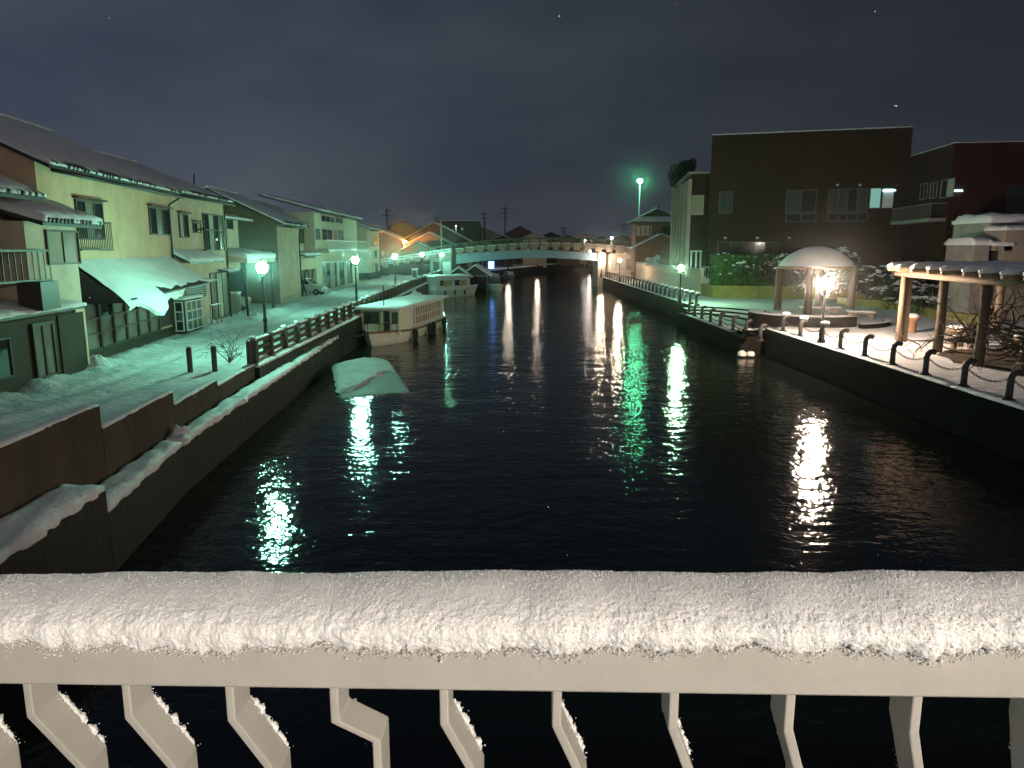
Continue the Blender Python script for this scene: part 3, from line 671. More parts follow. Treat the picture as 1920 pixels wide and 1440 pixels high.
# ---- house 3, beige
F3 = Frame((-16.78, 36.95), (-17.35, 45.6))
h3 = gable_house('beige_house', 'beige two-storey house with a brown balcony door beside the yellow house', F3, 9, ZS, 8.75, 2.0, 'beige', .55, .25, 34, .14, ridge=5)
for r_, nx, pn in (((335, 401, 352, 446), 2, ('curtain', 'glass')), ((361, 417, 375, 437), 2, ('glass', 'curtain')), ((381, 402, 418, 470), 4, ('glass', 'curtain', 'glass', 'glass_pale'))):
    a = F3.rect(*r_); window(h3, F3, a[0], a[1], a[2], a[3], nx, 1, 0, 'frame', pn, nx == 2)
a = F3.rect(382, 432, 424, 470, .3); rail_balcony(h3, F3, a[0], a[1], a[2], a[3], .42, 11)
a = F3.rect(336, 466, 405, 488, .4); snow_shelf(h3, F3, .1, a[1], 5.75, 0, .85, .45, .2, nseed=3)
a = F3.rect(341, 522, 390, 527); snow_shelf(h3, F3, .2, a[1], 4.3, 0, .45, .1, .05, nseed=9)
a = F3.rect(347, 529, 384, 560); window(h3, F3, a[0], a[1], a[2], a[3], 1, 7, 0, 'alu', ('frame',), name='louvre', w=.03)
a = F3.rect(394, 510, 427, 570); window(h3, F3, a[0], a[1], 1.9, a[3], 3, 1, 0, 'frame', ('glass_pale', 'curtain', 'glass_pale'), name='door', w=.08)
for px, py in ((346, 503), (358, 510)):
    u, z = F3.uz(px, py); mb = MB(); mb.tube([F3.w(u, 0, z), F3.w(u, .08, z)], .10, 10); mb.build('vent', M['alu'], h3, True)
a = F3.rect(408, 496, 425, 502); snow_shelf(h3, F3, a[0], a[1] + .4, 4.75, 0, .6, .08, .04, nseed=2, name='door_hood')
# annex and car port between house 3 and the olive house
F3b = Frame((-18.7, 45.7), (-19.1, 57.2))
hb = thing('annex', 'pale narrow annex with a snow-topped car port roof before the olive house', 'house', F3b.w(4, -2, ZS), 'houses along the left street')
mb = MB(); fbox(mb, F3b, 0, 6.5, -5, 0, 1.5, 8.2); mb.build('wall', M['cream'], hb)
snow_shelf(hb, F3b, -.2, 7, 8.35, -2, .9, .5, .12, nseed=4, name='roof')
a = F3b.rect(424, 408, 432, 430); window(hb, F3b, a[0], a[1] + .4, a[2], a[3], 1, 1)
snow_shelf(hb, F3b, .1, 6.2, 5.7, 0, 2.5, .35, .32, 'cream', 'car_port_roof', .3, 8, .06)
for u in (.3, 5.9):
    mb = MB(); fbox(mb, F3b, u, u + .12, 2.2, 2.32, 1.7, 5.1); mb.build('car_port_post', M['frame'], hb)
mb = MB(); fbox(mb, F3b, 2.2, 6.0, .3, .36, 1.7, 4.6); mb.build('shutter', M['dark_stone'], hb)

# ---- house 4, olive gable wall, garage with braces
F4 = Frame((-17.95, 57.6), (-18.3, 64.6))
h4 = gable_house('olive_house', 'tall house showing a plain olive gable wall beside the open garage', F4, 9, ZS, 7.95, 2.35, 'olive', .6, .3, 20, .14, ridge=5)
mb = MB(); fbox(mb, F4, -.02, F4.L, 0, .02, 5.0, 5.06); fbox(mb, F4, 0.0, F4.L, 0, .03, 1.6, 2.1); mb.build('wall_trim', M['beige'], h4)
mb = MB(); fbox(mb, F4, 0, F4.L, .002, .018, 2.12, 7.6); mb.build('front_render', M['beige'], h4)
F4b = Frame((-18.32, 64.7), (-18.5, 70.8))
hg = thing('garage_house', 'house bay with window over an open garage with crossed braces', 'house', F4b.w(3, -3, ZS), 'houses along the left street')
mb = MB(); fbox(mb, F4b, 0, F4b.L, -9, -1.1, 5.0, 8.3); mb.build('wall', M['beige'], hg)
mb = MB(); fbox(mb, F4b, 0, F4b.L, -9, -4.2, 1.5, 5.0); mb.build('garage_back', M['cream'], hg)
mb = MB(); fbox(mb, F4b, 0.02, F4b.L, -.3, 0, 4.1, 5.1); mb.build('beam', M['beige'], hg)
slope_roof(hg, F4b, -.2, F4b.L + .2, -.5, 8.1, -5, 10.0, 14, .13, 21)
snow_shelf(hg, F4b, 0.02, F4b.L, 5.55, -1.1, .5, .15, .2, nseed=2, name='shelf_roof')
a = F4b.rect(561, 425, 577, 457, -1.1); window(hg, F4b, a[0], a[1], a[2], a[3], 2, 1, -1.1)
for i, (ua_, ub_) in enumerate(((.4, 2.4), (2.6, .9), (3.2, 5.4), (5.6, 3.7))):
    mb = MB(); mb.bar(F4b.w(ua_, -.15, 4.1), F4b.w(ub_, -.15, 1.8), .12, .12); mb.build('brace', M['frame'], hg)
# ---- house 5, balcony house
F5 = Frame((-18.55, 71.0), (-19.0, 92.5))
h5 = thing('balcony_house', 'wide pale house with a long metal balcony and shop front', 'house', F5.w(10, -4, ZS), 'houses along the left street')
mb = MB(); fbox(mb, F5, 0, F5.L, -9, 0, 1.5, 9.3); mb.build('wall', M['cream'], h5)
slope_roof(h5, F5, -.3, F5.L + .3, .7, 9.45, -5, 10.9, 0, .22, 31)
for px0, px1, y0, y1 in ((602, 626, 405, 417), (629, 642, 408, 419), (603, 632, 430, 452), (577, 600, 427, 450), (634, 644, 431, 452)):
    a = F5.rect(px0, y0, px1, y1); window(h5, F5, max(.2, a[0]), min(F5.L - .2, a[1]), a[2], a[3], 3, 1, 0, 'alu', ('glass', 'glass', 'glass_pale'))
a = F5.rect(584, 449, 672, 470, 1.0)
mb = MB(); fbox(mb, F5, 0, F5.L, 0, 1.3, a[2] - .25, a[2]); sl = mb.build('balcony_slab', M['cream'], h5)
rail_balcony(h5, F5, .1, F5.L - .1, a[2] + .02, a[3] - .1, 1.2, 40, 'alu')
for px0, px1, pn in ((604, 619, 'glass_pale'), (622, 631, 'curtain'), (636, 645, 'glass'), (650, 660, 'glass_pale')):
    a2 = F5.rect(px0, 488, px1, 530); window(h5, F5, a2[0], a2[1], 1.9, 4.6, 2, 1, 0, 'alu', (pn, 'glass'), name='door')
# ---- house 6
F6 = Frame((-19.35, 100.5), (-19.5, 110.5))
h6 = gable_house('far_beige_house', 'last beige house on the left before the bridge, plain gable wall', F6, 9, ZS, 8.6, 2.3, 'beige', .5, .3, 0, .14, ridge=5)
for px0, y0, px1, y1 in ((696, 447, 707, 462), (697, 470, 706, 485), (698, 495, 708, 515)):
    a = F6.rect(px0, y0, px1, y1); window(h6, F6, max(a[0], .2), min(a[1], 9.5), a[2], a[3], 2, 1, 0, 'frame', ('curtain', 'glass'), True)
mb = MB(); fbox(mb, F6, -.03, F6.L, 0, .03, 1.5, 2.7); fbox(mb, F6, -.03, -.003, -9, .03, 1.5, 2.7); mb.build('plinth', M['dark_stone'], h6)
# roofs glimpsed between and behind the street row
for (p0, p1, dp, ze, ri, lab) in (((-24.5, 60), (-25, 70), 8, 8.9, 2.2, 'snowy roof rising behind the olive house'), ((-25.5, 76), (-26, 96), 8, 9.1, 2.0, 'long snowy roof behind the balcony house'), ((-26, 40), (-27, 56), 8, 9.3, 2.0, 'dark roof edge behind the beige house')):
    gable_house('back_house', lab, Frame(p0, p1), dp, ZS, ze, ri, 'brown_wall', .5, .3, 0, .13, False, group='houses behind the left street')
for px, y0, y1, Y, lab in ((364, 326, 352, 47, 'thin dark aerial mast on the beige house roof'),):
    p, q = PY(px, y0, Y), PY(px, y1 + 12, Y); o = MB(); o.tube([q, p], .05, 6); tag(o.build('roof_mast', M['metal'], None, False, q), lab, 'mast')
# ================================================================ left promenade
def fx(y): return interp(XW, y) - .12
fe = thing('promenade_fence', 'dark concrete post and rail fence along the left promenade', 'fence', (fx(27), 27, ZS))
fy = [26.75, 28.8] + [28.8 + 2.0 * k for k in range(1, 44)]
prev = None
for k, y in enumerate(fy):
    x = fx(y); big = 1.25 if k == 0 else 1
    mb = MB(); mb.rbox((x, y, ZS - .1), .26 * big, .26 * big, .98, .04); mb.hexa([(x - .15 * big, y - .15 * big, 2.68), (x + .15 * big, y - .15 * big, 2.68), (x + .15 * big, y + .15 * big, 2.68), (x - .15 * big, y + .15 * big, 2.68), (x - .1, y - .1, 2.74), (x + .1, y - .1, 2.74), (x + .1, y + .1, 2.74), (x - .1, y + .1, 2.74)])
    p = mb.build('post', M['fence'], fe)
    if k % 3 != 1:
        mb = MB(); mb.sphere((x, y, 2.74), .14 * (1 + .3 * RND.random()), 8, 5, .5 + .3 * RND.random()); mb.build('snow_cap', M['snow'], p, True)
    if prev:
        for z in (2.05, 2.32, 2.6):
            mb = MB(); mb.bar((prev[0], prev[1] + .1, z), (x, y - .1, z), .11, .12); r = mb.build('rail', M['fence'], fe)
            if z == 2.6:
                mb = MB(); mb.snow((prev[0] - .06, prev[1] + .15, 2.66), (x - .06, y - .15, 2.66), (x + .06, y - .15, 2.66), (prev[0] + .06, prev[1] + .15, 2.66), .05 + .02 * RND.random(), 12, 5, y, .01, .3); mb.build('snow_cap', M['snow'], r, True)
    prev = (x, y)
for px, py, lab in ((357, 697, 'short dark bollard standing alone in the snow, left of the pair'), (403, 694, 'short dark bollard in the snow beside the bare shrub'), (468, 683, 'short dark bollard touching the end of the promenade fence')):
    p = PZ(px, py, 1.85); t = thing('post_bollard', lab, 'bollard', p, 'short bollards closing the promenade')
    mb = MB(); mb.lathe((p.x, p.y, 1.7), [(.09, 0), (.09, .93), (.075, .97), (.03, 1.0)], 10); mb.build('shaft', M['fence'], t, True)
    mb = MB(); mb.sphere((p.x, p.y, 2.7), .08, 8, 5, .4); mb.build('snow_cap', M['snow'], t, True)
def twigs(mb, p, n, h, spread, seed, r0=.02, depth=3, droop=0., vis=None):
    R = random.Random(seed)
    def grow(p, d, l, r, lev):
        pts = [p]; q = p.copy(); dd = d.copy()
        for s in range(4):
            dd = (dd + Vector((R.gauss(0, .22), R.gauss(0, .22), R.gauss(0, .16) - droop))).normalized(); q = q + dd * l / 4; pts.append(q.copy())
        mb.tube(pts, [r, r * .85, r * .7, r * .55, r * .4], 4 if lev > 0 else 5, False)
        if lev < depth:
            for k in range(R.choice((2, 2, 3))):
                a = pts[R.randint(2, 4)]; grow(a.copy(), (dd + Vector((R.gauss(0, .55), R.gauss(0, .55), R.gauss(.1, .35)))).normalized(), l * R.uniform(.5, .75), r * .55, lev + 1)
    for k in range(n):
        a = R.uniform(0, 6.28); grow(Vector(p), Vector((math.cos(a) * spread, math.sin(a) * spread, 1)).normalized(), h * R.uniform(.4, .6), r0, 0)
p = PZ(430, 680, 1.85); t = thing('bare_shrub', 'leafless shrub poking out of the snow by the fence end', 'shrub', p)
mb = MB(); twigs(mb, p, 9, 1.5, .8, 4, .022, 3); mb.build('branches', M['bark'], t)
for px, py, s, lab in ((590, 655, 9, 'dry weeds hanging over the left ledge near the slatted boat'), (560, 668, 12, 'tuft of bare weeds at the foot of the promenade fence')):
    p = PZ(px, py, 1.25); t = thing('bare_weeds', lab, 'weeds', p); mb = MB(); twigs(mb, p, 10, 1.3, 1.0, s, .018, 2, .16); mb.build('stems', M['bark'], t)
# snow lumps on the ledge and street edge
for i, (px, py, Z, r, lab) in enumerate(((88 * 1 + 0, 828, 1.35, 0, ''), (336, 812, 1.35, .33, 'round snow lump on the left ledge beside the wall'), (183, 686, 1.9, .5, 'lumpy snow pile at the yellow house corner'), (362, 618, 1.8, .5, 'small snow pile before the glazed cabinet'), (745, 510, 1.8, 2.4, 'big ploughed snow heap between the far lamps'), (725, 513, 1.8, 1.2, 'lower snow heap left of the big ploughed one'), (780, 560, 1.75, .9, 'white snow-covered bundle beyond the slatted boat'), (395, 606, 1.8, .4, 'snow pile before the beige house door'))):
    if not r: continue
    p = PZ(px, py, Z); mb = MB(); n = 20
    def fn(i_, j_, p=p, r=r, i=i):
        a = 2 * math.pi * i_ / n; q = j_ / 8; rr_ = r * q * (1 + .25 * N3(math.cos(a) * 1.3 + i, math.sin(a) * 1.3)); h = r * .85 * (1 - q ** 2) * (1 + .5 * N3(math.cos(a) * q * 2, math.sin(a) * q * 2, i + .5) + .25 * N3(math.cos(a) * q * 6, math.sin(a) * q * 6, i))
        return (p.x + math.cos(a) * rr_, p.y + math.sin(a) * rr_, p.z - .1 + max(0, h))
    mb.grid(fn, n, 8); tag(mb.build('snow_pile', M['snow'], None, True, p), lab, 'snow pile')
# glazed cabinet in front of the beige house
Fc = Frame((-16.0, 36.2), (-16.15, 38.6))
t = thing('glazed_cabinet', 'white-framed glazed cabinet with snow on top before the beige house', 'cabinet', Fc.w(1.2, -.4, 1.8))
mb = MB(); fbox(mb, Fc, 0, 2.4, -.9, 0, 1.75, 3.5); mb.build('body', M['brown_wall'], t)
window(t, Fc, .1, 2.3, 1.95, 3.4, 3, 3, 0, 'white', ('glass_pale', 'glass', 'glass_pale'), w=.05)
Fc2 = Frame((-16.9, 36.2), (-16.0, 36.2)); window(t, Fc2, .05, .85, 1.95, 3.4, 2, 3, 0, 'white', ('glass_pale', 'glass'), w=.05)
mb = MB(); mb.snow(Fc.w(-.05, .05, 3.5), Fc.w(2.45, .05, 3.5), Fc.w(2.45, -.95, 3.5), Fc.w(-.05, -.95, 3.5), .16, 16, 8, 3., .04, .6); mb.build('snow_cap', M['snow'], t, True)
mb = MB(); 
t = thing('pipe_rack', 'pale pipe rail standing right of the glazed cabinet', 'rail', (-15.9, 39.6, 1.8))
for y in (39.2, 40.0, 40.6):
    mb = MB(); mb.tube([(-15.95, y, 1.7), (-15.95, y, 3.0)], .035, 6); mb.build('post', M['alu'], t)
mb = MB(); mb.tube([(-15.95, 39.2, 3.0), (-15.95, 40.6, 3.0)], .035, 6); mb.build('rail', M['alu'], t)
# planter pots and boxes before the beige house
for i, (px, py, r, h, m, lab) in enumerate(((408, 598, .28, .45, 'dark_stone', 'dark plant pot before the beige house, leftmost'), (424, 592, .34, .6, 'concrete', 'grey plant tub left of the parked scooter'), (462, 574, .36, .62, 'white', 'white water drum by the olive house corner'))):
    p = PZ(px, py, 1.8); t = thing('tub', lab, 'tub', p); mb = MB(); mb.lathe((p.x, p.y, 1.75), [(r * .75, 0), (r, h * .9), (r * 1.08, h * .9), (r * 1.08, h), (r * .9, h)], 12); mb.build('body', M[m], t, True)
    mb = MB(); mb.sphere((p.x, p.y, 1.75 + h), r * .9, 10, 6, .4); mb.build('snow_cap', M['snow'], t, True)
p = PZ(437, 588, 1.8); t = thing('steel_locker', 'grey steel locker standing before the olive house', 'locker', p)
mb = MB(); mb.rbox((p.x, p.y, 1.75), .9, .8, 1.35, .1); mb.build('body', M['alu'], t); mb = MB(); mb.rbox((p.x + .46, p.y, 1.9), .02, .6, 1.1, .1); mb.build('door', M['frame'], t)
mb = MB(); mb.rbox((p.x, p.y, 3.1), .98, .88, .1, .1); mb.build('snow_cap', M['snow'], t)
p = PZ(450, 584, 1.8); t = thing('scooter', 'dark parked scooter with pale front shield by the olive house', 'scooter', p)
x, y, z = p.x, p.y, 1.8
for dy in (-.6, .6):
    mb = MB(); mb.torus((x, y + dy, z + .24), .19, .06, 'x', 14, 6); w = mb.build('wheel', M['tyre'], t, True)
    mb = MB(); mb.torus((x, y + dy, z + .24), .09, .03, 'x', 10, 5); mb.build('rim', M['chrome'], w, True)
mb = MB(); mb.add([(x - .14, y - .8, z + .35), (x + .14, y - .8, z + .35), (x + .14, y + .1, z + .3), (x - .14, y + .1, z + .3), (x - .16, y - .75, z + .72), (x + .16, y - .75, z + .72), (x + .14, y - .1, z + .68), (x - .14, y - .1, z + .68)], [(3, 2, 1, 0), (4, 5, 6, 7), (0, 1, 5, 4), (1, 2, 6, 5), (2, 3, 7, 6), (3, 0, 4, 7)]); mb.box(x - .13, x + .13, y + .1, y + .5, z + .28, z + .34); mb.build('body', M['metal'], t)
mb = MB(); mb.box(x - .14, x + .14, y - .7, y - .05, z + .72, z + .8); mb.build('seat', M['snow'], t)
mb = MB(); mb.hexa([(x - .2, y + .46, z + .3), (x + .2, y + .46, z + .3), (x + .2, y + .54, z + .3), (x - .2, y + .54, z + .3), (x - .17, y + .36, z + .95), (x + .17, y + .36, z + .95), (x + .17, y + .42, z + .95), (x - .17, y + .42, z + .95)]); mb.build('front_shield', M['white'], t)
mb = MB(); mb.tube([(x - .32, y + .3, z + 1.02), (x, y + .38, z + 1.0), (x + .32, y + .3, z + 1.02)], .022, 6); mb.build('handlebar', M['metal'], t); mb = MB(); mb.sphere((x, y + .44, z + .86), .09, 10, 6); mb.build('headlight', M['chrome'], t, True)
# parked car in the garage
def car(label, c, ang):
    t = thing('parked_car', label, 'car', c); ca, sa = math.cos(ang), math.sin(ang)
    def T(f, s, h): return (c[0] + f * ca - s * sa, c[1] + f * sa + s * ca, c[2] + h)   # f forward, s left
    prof = [(-1.7, .35), (-1.72, .75), (-1.6, .95), (-1.35, 1.42), (-.6, 1.5), (.25, 1.45), (.85, .98), (1.5, .85), (1.68, .68), (1.7, .35)]
    mb = MB(); n = len(prof); rows = []
    for s, k in ((-.74, 0), (-.70, 1), (.70, 1), (.74, 0)):
        rows.append([T(f, s * (1 if h < 1 else .86), (h if k else .35 + (h - .35) * .97)) for f, h in prof])
    vs = [p for r in rows for p in r]; mb.add(vs, [(i * n + k, i * n + k + 1, (i + 1) * n + k + 1, (i + 1) * n + k) for i in range(3) for k in range(n - 1)] + [tuple(range(n)), tuple(range(4 * n - 1, 3 * n - 1, -1))]); mb.build('body', M['car'], t)
    mb = MB(); mb.quad(T(.30, -.56, 1.41), T(.30, .56, 1.41), T(.82, .62, 1.01), T(.82, -.62, 1.01)); o = mb.build('windscreen', M['glass'], t); o.location += Vector((.012 * ca, .012 * sa, .012))
    for s in (-1, 1):
        mb = MB(); mb.quad(T(-1.2, s * .655, 1.36), T(.15, s * .655, 1.38), T(.6, s * .70, 1.02), T(-1.45, s * .70, 1.0)); o = mb.build('side_window', M['glass'], t); o.location += Vector((-s * .03 * sa, s * .03 * ca, 0))
        for f in (-1.05, 1.1):
            mb = MB(); q = T(f, s * .70, .3); mb.torus(q, .22, .085, 'y', 16, 6, ang); w = mb.build('wheel', M['tyre'], t, True)
            mb = MB(); mb.torus(q, .1, .06, 'y', 12, 5, ang); mb.build('rim', M['chrome'], w, True)
        mb = MB(); q = T(1.62, s * .55, .74); mb.sphere(q, .13, 10, 6, .7); mb.build('headlight', M['chrome'], t, True)
        mb = MB(); q = T(.55, s * .82, 1.02); mb.sphere(q, .09, 8, 5, .8); mb.build('mirror', M['car'], t, True)
    mb = MB(); mb.extrude([T(1.69, -.45, .42), T(1.72, -.45, .42), T(1.72, -.45, .56), T(1.69, -.45, .56)], Vector(T(0, .9, 0)) - Vector(T(0, 0, 0))); mb.build('grille', M['metal'], t)
    mb = MB(); mb.extrude([T(1.725, -.17, .45), T(1.735, -.17, .45), T(1.735, -.17, .55), T(1.725, -.17, .55)], Vector(T(0, .34, 0)) - Vector(T(0, 0, 0))); mb.build('number_plate', M['white'], t)
    mb = MB(); mb.snow(T(-1.25, -.5, 1.5), T(.2, -.5, 1.46), T(.2, .5, 1.46), T(-1.25, .5, 1.5), .07, 10, 8, 2., .02, .4); mb.build('snow_cap', M['snow'], t, True)
car('small silver car parked nose-out in the open garage', (-18.6, 67.6, 1.8), -.12)
# utility booth by the snow heap
p = PZ(778, 521, 1.8); t = thing('utility_cabinet', 'small grey utility cabinet beside the snow heap', 'cabinet', p)
mb = MB(); mb.rbox((p.x, p.y, 1.75), .8, .7, 1.25, .2); mb.build('body', M['alu'], t); mb = MB(); mb.rbox((p.x, p.y - .36, 1.9), .6, .02, .95, .2); mb.build('door', M['frame'], t)
mb = MB(); mb.rbox((p.x, p.y, 3.0), .9, .8, .12, .2); mb.build('snow_cap', M['snow'], t)

# ================================================================ boats
class BoatF:
    def __init__(s, bow, stern): s.b = Vector((bow[0], bow[1], 0)); e = Vector((stern[0], stern[1], 0)) - s.b; s.L = e.length; s.a = e.normalized(); s.r = Vector((s.a.y, -s.a.x, 0))
    def w(s, a, d, z): p = s.b + s.a * a + s.r * d; return Vector((p.x, p.y, z))   # d > 0: right of the bow-to-stern line
def hull(B, t, beam, sheer, flare, m, mstripe, fine=.22, stern=.85):
    ns, nr = 22, 6; V = []
    for i in range(ns + 1):
        q = i / ns; a = B.L * q; wd = beam / 2 * (min(1, q / fine) ** .8 * (1 if q < .7 else 1 - (1 - stern) * smooth(.7, 1, q)))
        sh = sheer(q)
        for k in range(nr + 1):
            c = k / nr; s_ = -1 + 2 * c
            pass
        row = [(wd * flare, -.25), (wd * (flare + (1 - flare) * .5), sh * .35), (wd, sh)]
        shift = -.55 * (1 - smooth(0, .12, q))       # raked stem
        pts = [B.w(a + shift * (z_ / max(.1, sh)), x_, z_) for x_, z_ in row]
        V.append([B.w(a + shift * (z_ / max(.1, sh)), -x_, z_) for x_, z_ in row[::-1]] + [B.w(a, 0, -.3)] + pts)
    mb = MB(); n = 7; vs = [p for r in V for p in r]
    mb.add(vs, [(i * n + k, i * n + k + 1, (i + 1) * n + k + 1, (i + 1) * n + k) for i in range(ns) for k in range(n - 1)] + [tuple(range(ns * n, ns * n + n))])
    h = mb.build('hull', M[m], t, True)
    mb = MB(); dz = -.12
    mb.add([p + Vector((0, 0, dz)) for r in V for p in (r[0], r[-1])], [(2 * i, 2 * i + 1, 2 * i + 3, 2 * i + 2) for i in range(ns)]); mb.build('deck', M['snow'], t)
    for sgn in (0, -1):
        mb = MB(); mb.tube([r[sgn] for r in V], .07, 6); mb.build('gunwale', M[mstripe], t, True)
    return V
# boat 1: long cabin boat with slatted windows
B1 = BoatF((-8.62, 45.2), (-6.55, 58.6))
t = thing('cabin_boat', 'long cream sightseeing boat with slatted cabin windows and tyre fenders', 'boat', (B1.b.x, B1.b.y, 0))
V1 = hull(B1, t, 3.2, lambda q: .60 + .32 * (1 - q) ** 3, .82, 'hull', 'hull_red', .19, .95)
Fs = Frame(B1.w(1.7, 1.28, 0)[:2], B1.w(12.9, 1.28, 0)[:2])       # starboard cabin side, n towards the canal
Ff = Frame(B1.w(1.7, -1.28, 0)[:2], B1.w(1.7, 1.28, 0)[:2])       # front of the cabin
if Ff.n.y > 0: Ff = Frame(B1.w(1.7, 1.28, 0)[:2], B1.w(1.7, -1.28, 0)[:2])
mb = MB(); mb.hexa([B1.w(1.7, -1.28, .5), B1.w(1.7, 1.28, .5), B1.w(12.9, 1.28, .5), B1.w(12.9, -1.28, .5), B1.w(1.7, -1.28, 2.2), B1.w(1.7, 1.28, 2.2), B1.w(12.9, 1.28, 2.2), B1.w(12.9, -1.28, 2.2)]); mb.build('cabin', M['white_cabin'], t)
window(t, Ff, .2, 1.25, 1.25, 2.02, 2, 1, 0, 'frame', ('glass', 'curtain_dim')); window(t, Ff, 1.5, 1.95, .62, 2.08, 1, 2, 0, 'hull_red', ('glass',), name='door')
window(t, Ff, 2.05, 2.45, 1.3, 2.0, 1, 1, 0, 'frame', ('glass_pale',))
o = MB(); fbox(o, Fs, 2.6, 10.7, 0, .05, .82, .92); fbox(o, Fs, 2.6, 10.7, 0, .05, 2.04, 2.14); fbox(o, Fs, 2.6, 10.7, .05, .075, 1.42, 1.48); fbox(o, Fs, 2.4, 11.1, 0, .16, .70, .80); wf = o.build('window_band', M['white'], t)
M['blind'] = mat('pink_blind', (.68, .52, .46), .8, .2, 2)
o = MB(); fbox(o, Fs, 2.6, 10.7, 0, .012, .92, 2.04); o.build('pane', M['glass'], wf)
for k in range(13):
    u = 2.65 + k * .62; o = MB(); fbox(o, Fs, u, u + (.36 if k % 3 else .42), .012, .035, .92, 2.04); o.build('slat', M['blind'] if k > 1 else M['white'], wf)
o = MB(); mb = o; a = [B1.w(.75, -1.6, 2.2), B1.w(.75, 1.6, 2.2), B1.w(13.6, 1.6, 2.2), B1.w(13.6, -1.6, 2.2)]; mb.hexa(a + [p + Vector((0, 0, .09)) for p in a]); rf = mb.build('roof', M['white'], t)
mb = MB(); b4 = [p + Vector((0, 0, .09)) for p in a]; mb.snow(b4[1], b4[2], b4[3], b4[0], .11, 60, 16, 5., .03, .5, .01, .8); mb.build('roof_snow', M['snow'], rf, True)
mb = MB(); fbox(mb, Ff, 1.28, 1.36, .02, .14, .6, 2.15); fbox(mb, Ff, .02, .1, .02, .12, .6, 2.15); mb.build('cabin_post', M['yellow_ring'], t)
o = MB(); fbox(o, Fs, 10.9, 11.1, 0, .08, .8, 2.18); fbox(o, Fs, 2.3, 2.5, 0, .08, .8, 2.18); o.build('corner_post', M['white_cabin'], t)
for a_, z_ in ((3.6, .35), (7.3, .38), (8.3, .38), (11.4, .38)):
    hw = 1.6; c = B1.w(a_, hw + .14, z_); mb = MB(); mb.torus(c, .30, .12, 'x', 18, 7, math.atan2(B1.a.y, B1.a.x) - math.pi / 2); mb.build('tyre_fender', M['tyre'], t, True)
for s in (-1, 1):
    mb = MB(); ps = [B1.w(.35, s * .35, .8), B1.w(.35, s * .35, 1.35), B1.w(1.5, s * 1.15, 1.3), B1.w(1.5, s * 1.15, .6)]; mb.tube(ps, .025, 6); mb.tube([B1.w(.9, s * .75, .7), B1.w(.9, s * .75, 1.32)], .022, 6); mb.build('bow_rail', M['frame'], t, True)
mb = MB(); mb.tube([B1.w(1.6, .3, 2.2), B1.w(1.6, .3, 3.7)], .035, 6); mb.bar(B1.w(1.6, .1, 3.1), B1.w(1.6, .5, 3.1), .03); mb.build('mast', M['frame'], t)
mb = MB(); ps = [B1.w(13.5, -1.3, .85), B1.w(13.5, -1.3, 1.5), B1.w(13.5, 1.3, 1.5), B1.w(13.5, 1.3, .85)]; mb.tube(ps, .03, 6); mb.build('stern_rail', M['alu'], t)
# mooring rope
p = B1.w(.2, -.3, .9); mb = MB(); q = Vector((fx(41), 41, 1.9)); mb.tube([p.lerp(q, k / 10) - Vector((0, 0, .5 * math.sin(math.pi * k / 10))) for k in range(11)], .022, 5); tag(mb.build('mooring_rope', M['bark'], None, True, q), 'thin mooring rope from the slatted boat to the quay', 'rope')
# boat 2: white cabin cruiser with lifebuoys
B2 = BoatF((-4.9, 96.5), (-10.3, 91.8))
t = thing('cabin_cruiser', 'white snow-covered cabin cruiser with two yellow lifebuoys near the bridge', 'boat', (B2.w(3.5, 0, 0)))
hull(B2, t, 2.7, lambda q: .95 + .35 * (1 - q) ** 2.5, .8, 'white', 'snow', .3, .9)
Fb = Frame(B2.w(1.6, -1.05, 0)[:2], B2.w(6.6, -1.05, 0)[:2])
if Fb.n.y > 0: Fb = Frame(B2.w(6.6, -1.05, 0)[:2], B2.w(1.6, -1.05, 0)[:2])
mb = MB(); prf = [(-1.05, .7), (-1.0, 2.2), (-.7, 2.5), (.7, 2.5), (1.0, 2.2), (1.05, .7)]
mb.extrude([B2.w(1.5, d, z) for d, z in prf], B2.a * 5.2); mb.build('cabin', M['white'], t)
for u in (.35, 2.6): window(t, Fb, u, u + 1.95, 1.35, 2.15, 2, 1, .02, 'white', ('glass', 'curtain'), proud=.06)
for u in (1.25, 3.7):
    mb = MB(); c = Fb.w(u, .14, 1.7); mb.torus(c, .33, .085, 'y', 18, 7, math.atan2(Fb.u.y, Fb.u.x)); mb.build('lifebuoy', M['yellow_ring'], t, True)
mb = MB(); a = [B2.w(1.2, -1.05, 2.5), B2.w(6.9, -1.05, 2.5), B2.w(6.9, 1.05, 2.5), B2.w(1.2, 1.05, 2.5)]; mb.snow(*a, .26, 30, 12, 9., .05, .3, .02, 1.1); mb.build('roof_snow', M['snow'], t, True)
for u in (.9, 2.4, 3.9):
    mb = MB(); c = Fb.w(u, .42, .55); mb.lathe(c, [(.02, -.3), (.1, -.25), (.1, .25), (.02, .3)], 8); mb.build('fender', M['tyre'], t, True)
